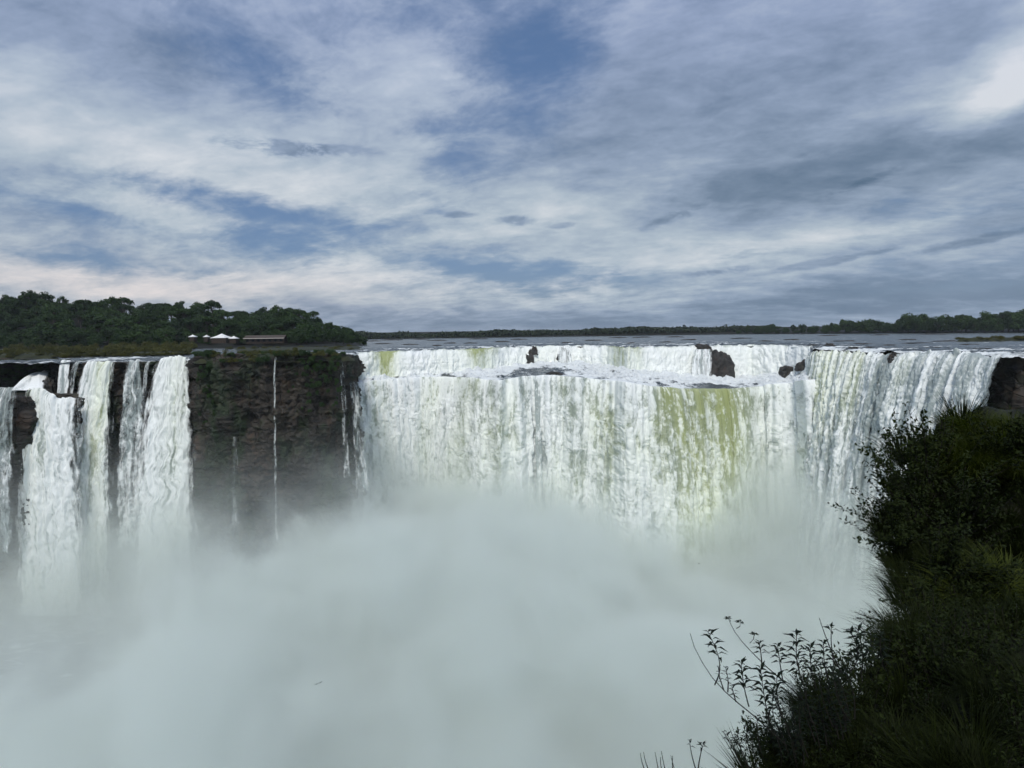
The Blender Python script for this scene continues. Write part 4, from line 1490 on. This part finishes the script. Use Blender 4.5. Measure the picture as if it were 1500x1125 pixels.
def leafy_stem(tip, base, dist, label, n_leaf=22, L=.055, leafy=.55, bare=False, seed=0, side=(), via=None):
    """an upright shoot: bare below, whorls of narrow drooping leaves at its head; pixels at the distance dist"""
    L *= 1.45
    rg = np.random.default_rng(seed)
    a, b = Q(base[0], base[1], dist), Q(tip[0], tip[1], dist)
    root = empty('leafy_shoot' if not bare else 'bare_twig', a)
    tag(root, label, 'plant' if not bare else 'twig')
    t = np.linspace(0, 1, 9)[:, None]
    ln = np.linalg.norm(b - a)
    bow = np.array([rg.normal() * .05 * ln, rg.normal() * .05 * ln, 0])
    path = (b - a) * t + bow * np.sin(t * np.pi)
    if via:
        v_ = np.array(via, float)
        path = Q(np.interp(t[:, 0], np.linspace(0, 1, len(v_)), v_[:, 0]), np.interp(t[:, 0], np.linspace(0, 1, len(v_)), v_[:, 1]), dist) - a
        bow = bow * 0
    st, fo = Acc(), Acc()
    st.add(*tube(path, np.linspace(.0045, .0018, 9) * (dist / 3.5), 6))
    dr = (b - a) / ln
    for (f, dx, dy) in side:
        p0 = path[0] + (path[-1] - path[0]) * f + bow * math.sin(f * math.pi)
        p1 = Q(base[0] + (tip[0] - base[0]) * f + dx, base[1] + (tip[1] - base[1]) * f + dy, dist) - a
        mm = (p0 + p1) / 2 + np.array([.01, 0, -.01])
        st.add(*tube(np.stack([p0, mm, p1]), [.003, .0025, .0015], 5))
        for k in range(7):
            an = rg.uniform(0, 6.28)
            V, Fq = leaf_geo(p1 - (p1 - p0) * rg.uniform(0, .3), np.array([np.cos(an), np.sin(an), .3]), np.array([0, 0, 1.]), L * .45 * rg.uniform(.6, 1.1), L * .2)
            fo.add(V, Fq, rg.uniform())
    if not bare:
        for k in range(n_leaf):
            f = 1 - leafy * (k / n_leaf) ** 1.2
            p = path[0] + (path[-1] - path[0]) * f + bow * math.sin(f * math.pi)
            an = k * 2.4 + rg.uniform(-.3, .3)
            rise = .65 if k < 5 else .25
            d = np.array([np.cos(an), np.sin(an) * .7, rise]) + dr * .25
            V, Fq = leaf_geo(p, d, np.array([0, 0, 1.]) + rg.normal(size=3) * .15, L * rg.uniform(.75, 1.15) * (.55 if k < 3 else 1), L * .27, .5)
            fo.add(V, Fq, rg.uniform())
    st.build('stem', M_STEM, root)
    if fo.V:
        fo.build('leaves', M_DARKLEAF, root, smooth=False)
    return root


leafy_stem((1011, 928), (1152, 1092), 3.4, 'long bare curved twig reaching furthest out over the mist', bare=True, seed=1, via=[(1152, 1092), (1124, 1066), (1098, 1043), (1075, 1025), (1050, 1002), (1033, 978), (1018, 951), (1011, 928)])
leafy_stem((1068, 909), (1218, 1072), 3.5, 'long arching twig with small tufts at its raised tip', bare=True, seed=2, via=[(1218, 1072), (1182, 1030), (1150, 1000), (1122, 976), (1096, 950), (1079, 931), (1068, 909)], side=((.93, 6, -10), (.80, 7, -16), (.99, -3, -6)))
leafy_stem((1037, 926), (1047, 1003), 3.4, 'outermost leafy shoot standing above the bare curved twig', 16, .050, .45, seed=3)
leafy_stem((1086, 971), (1097, 1035), 3.4, 'leafy shoot with a crown of drooping leaves above the lower twig', 20, .052, .65, seed=4)
leafy_stem((1114, 979), (1128, 1060), 3.45, 'bushy dark shoot carrying one yellow leaf near the lower stems', 30, .055, .75, seed=5)
leafy_stem((1112, 941), (1116, 975), 3.5, 'short leafy sprig growing up from the arching twig', 14, .036, .6, seed=6)
leafy_stem((1139, 945), (1147, 1000), 3.6, 'slender leafy shoot between the arching twig and the taller shoot', 18, .045, .5, seed=7)
leafy_stem((1167, 928), (1176, 1000), 3.7, 'tallest full leafy shoot in the row above the lower bushes', 26, .058, .75, seed=8)
leafy_stem((1187, 947), (1196, 1010), 3.7, 'leafy shoot just right of the tallest one, a little lower', 22, .052, .75, seed=9)
leafy_stem((1206, 941), (1214, 1000), 3.8, 'pale leafy shoot standing next to a straight bare twig', 20, .05, .7, seed=10)
leafy_stem((1218, 918), (1222, 975), 3.9, 'thin shoot with a single small rosette at its top', 8, .045, .18, seed=11)
leafy_stem((1200, 905), (1232, 985), 3.8, 'straight bare twig rising out of the shoots', bare=True, seed=12)
leafy_stem((1246, 924), (1244, 985), 4.0, 'broad leafy shoot close to the edge of the thicket', 28, .062, .8, seed=13)
leafy_stem((1256, 922), (1262, 985), 4.0, 'twin of the broad leafy shoot, leaning into the thicket', 28, .062, .8, seed=14)
leafy_stem((1289, 931), (1296, 980), 4.2, 'last leafy shoot against the foot of the steep thicket', 24, .06, .8, seed=15)
leafy_stem((1052, 976), (1060, 1010), 3.4, 'small budding sprig on the lower twig', 10, .022, .8, seed=16)
leafy_stem((1063, 978), (1066, 1014), 3.4, 'second small budding sprig beside the other on the lower twig', 12, .022, .8, seed=17)
leafy_stem((1072, 1005), (1078, 1028), 3.4, 'tiny bushy tuft low on the long twig', 12, .025, .8, seed=18)
leafy_stem((1138, 990), (1144, 1050), 3.4, 'leafy shoot with wide arching leaves in front of the lower bushes', 16, .055, .6, seed=19)
leafy_stem((1010, 1084), (1020, 1130), 3.2, 'short twig with a small tip at the bottom edge of the view', 6, .02, .3, seed=20)
leafy_stem((1030, 1090), (1022, 1130), 3.2, 'small flowering twig beside the short one at the bottom edge', 8, .028, .2, seed=21)
leafy_stem((1252, 896), (1306, 912), 5.6, 'thin forked twig poking out of the steep thicket', bare=True, seed=22, side=((.6, -22, 4),))
leafy_stem((1060, 1072), (1090, 1130), 3.3, 'dark spiky shoot at the lower corner of the bushes', 14, .03, .8, seed=23)
leafy_stem((1075, 1082), (1098, 1130), 3.3, 'second spiky shoot beside the lower corner one', 14, .03, .8, seed=24)
rs = np.random.default_rng(91)
for i in range(46):
    px, py = 1098 + rs.uniform(0, 150), rs.uniform(1000, 1110)
    e = np.interp(py, BEDGE[:, 0], BEDGE[:, 1])
    px = e - 55 + rs.uniform(0, 100)
    leafy_stem((px + rs.uniform(-14, 6), py - rs.uniform(10, 30)), (px + 12, py + 50), 3.35 + .3 * rs.uniform(), 'one of the many small dark leafy shoots crowding the edge of the lower bushes', 22, .03, .9, seed=100 + i)['group'] = 'small shoots at the edge of the lower bushes'
for i in range(7):
    x0 = 945 + i * 7 + rs.uniform(-3, 3)
    leafy_stem((x0 - 4 + rs.uniform(-5, 8), 1098 + rs.uniform(0, 12)), (x0 + 10, 1150), 3.0, 'dark grass stalk in the small tuft at the bottom edge', bare=True, seed=140 + i)['group'] = 'grass stalks in the bottom edge tuft'


# ------------------------------------------------------------------ birds
def bird(px, py, dist, rz, s, label, flap):
    root = empty('bird', Q(px, py, dist), rz, s)
    tag(root, label, 'bird')
    a = Acc()
    n_, sg = 11, 8
    t = np.linspace(0, 1, n_)
    path = np.stack([np.zeros(n_), (t - .5) * .36, .02 * np.sin(t * 3)], -1)
    a.add(*tube(path, [.004, .02, .032, .04, .042, .038, .03, .026, .03, .022, .003], sg))
    tl = np.array([(0, -.17, 0), (-.05, -.30, .0), (0, -.26, .0), (.05, -.30, 0)])
    a.add(tl, [(0, 1, 2, 3)])
    for sx in (-1, 1):
        xs = np.array([0, .12, .26, .40, .5])
        ld = np.array([.08, .11, .09, .02, -.08])
        tr_ = np.array([-.06, -.05, -.03, -.05, -.09])
        zz = flap * (xs / .5) ** 1.2 * .25
        V = np.concatenate([np.stack([sx * xs, ld, zz], -1), np.stack([sx * xs, tr_, zz - .01], -1)])
        a.add(V, [(k, k + 1, k + 6, k + 5) for k in range(4)])
    a.build('body', M_BIRD, root)


bird(463.5, 1002.5, 42, .7, .36, 'small dark bird flying over the mist, lower of the close pair', 1.0)
bird(469.5, 1000, 42, 1.1, .36, 'small dark bird flying over the mist, upper of the close pair', .6)
bird(1024, 826, 50, 1.6, .33, 'lone tiny dark bird gliding over the mist below the green fall', .3)


# ------------------------------------------------------------------ mist in the gorge and haze in the air
def closed_box(name, lo, hi, mat):
    a = Acc()
    box(a, lo[0], hi[0], lo[1], hi[1], lo[2], hi[2])
    o = a.build(name, mat, smooth=False)
    return tag(o, kind='stuff')


def build_mist():
    m, n, out = material('spray')
    co = n.new('ShaderNodeTexCoord').outputs['Object']
    sx = n.new('ShaderNodeSeparateXYZ')
    n.put(sx.inputs[0], co)
    X, Y, Z = sx.outputs
    big = n.noise(n.mapping(co, scale=(1, 1, 1.1)), .022, 2, .5, .4)
    puff = n.noise(n.mapping(co, (31, 7, 3), scale=(1, 1, .9)), .062, 3, .58, .6)
    swirl = n.math('MULTIPLY_ADD', n.math('SUBTRACT', puff, .5), .55, n.math('SUBTRACT', big, .5))
    # the thick bright plume fills the middle; at the left the spray is thinner
    q = n.math('MULTIPLY_ADD', n.math('SUBTRACT', Y, 240.0), -.21, X)
    q = n.math('MULTIPLY_ADD', swirl, 50.0, q)
    side = n.ramp(q, -80, -50)
    # puffs where the left falls strike
    lf = n.math('MULTIPLY', n.ramp(X, -88, -112), n.ramp(Y, 165, 190))
    T = n.ramp(side, 0, 1, -80, -59, False)
    T = n.math('MULTIPLY_ADD', swirl, 44.0, T)
    T = n.math('MULTIPLY_ADD', lf, 16.0, T)
    T = n.math('MULTIPLY_ADD', n.ramp(X, 15, 85), -17.0, T)
    corner = n.math('MULTIPLY', n.ramp(X, 70, 102), n.ramp(Y, 150, 190))
    T = n.math('MULTIPLY_ADD', corner, 25.0, T)
    h = n.math('SUBTRACT', Z, T)
    sig = n.math('MAXIMUM', n.ramp(side, 0, 1, .007, .09, False), n.math('MULTIPLY', lf, .05))
    sig = n.math('MULTIPLY_ADD', n.math('MULTIPLY', corner, sig), -.65, sig)
    dense = n.math('MULTIPLY', n.ramp(h, -12, 9, 1.0, 0.0), sig)
    tail = n.math('MULTIPLY', n.math('EXPONENT', n.math('DIVIDE', n.math('MAXIMUM', h, 0.0), -19.0)), n.ramp(puff, .3, .7, .006, .026))
    tail = n.math('MULTIPLY', tail, n.ramp(X, 15, -55, .35, 1.0))
    d = n.math('ADD', dense, tail)
    edge = n.ramp(Z, -16, -42)
    d = n.math('MULTIPLY', d, edge)
    v = n.new('ShaderNodeVolumePrincipled')
    v.inputs['Color'].default_value = (.945, 1.0, .954, 1)
    v.inputs['Anisotropy'].default_value = 0.0
    n.put(v.inputs['Density'], d)
    n.l.new(v.outputs[0], out.inputs['Volume'])
    o = closed_box('mist', (-260, 30, -96), (150, 285, -15), m)
    return o


def build_haze():
    m, n, out = material('air')
    v = n.new('ShaderNodeVolumePrincipled')
    v.inputs['Color'].default_value = (.86, .93, 1.0, 1)
    v.inputs['Density'].default_value = .00005
    n.l.new(v.outputs[0], out.inputs['Volume'])
    closed_box('haze', (-14500, -200, -110), (14500, 14100, 75), m)


build_mist()
build_haze()
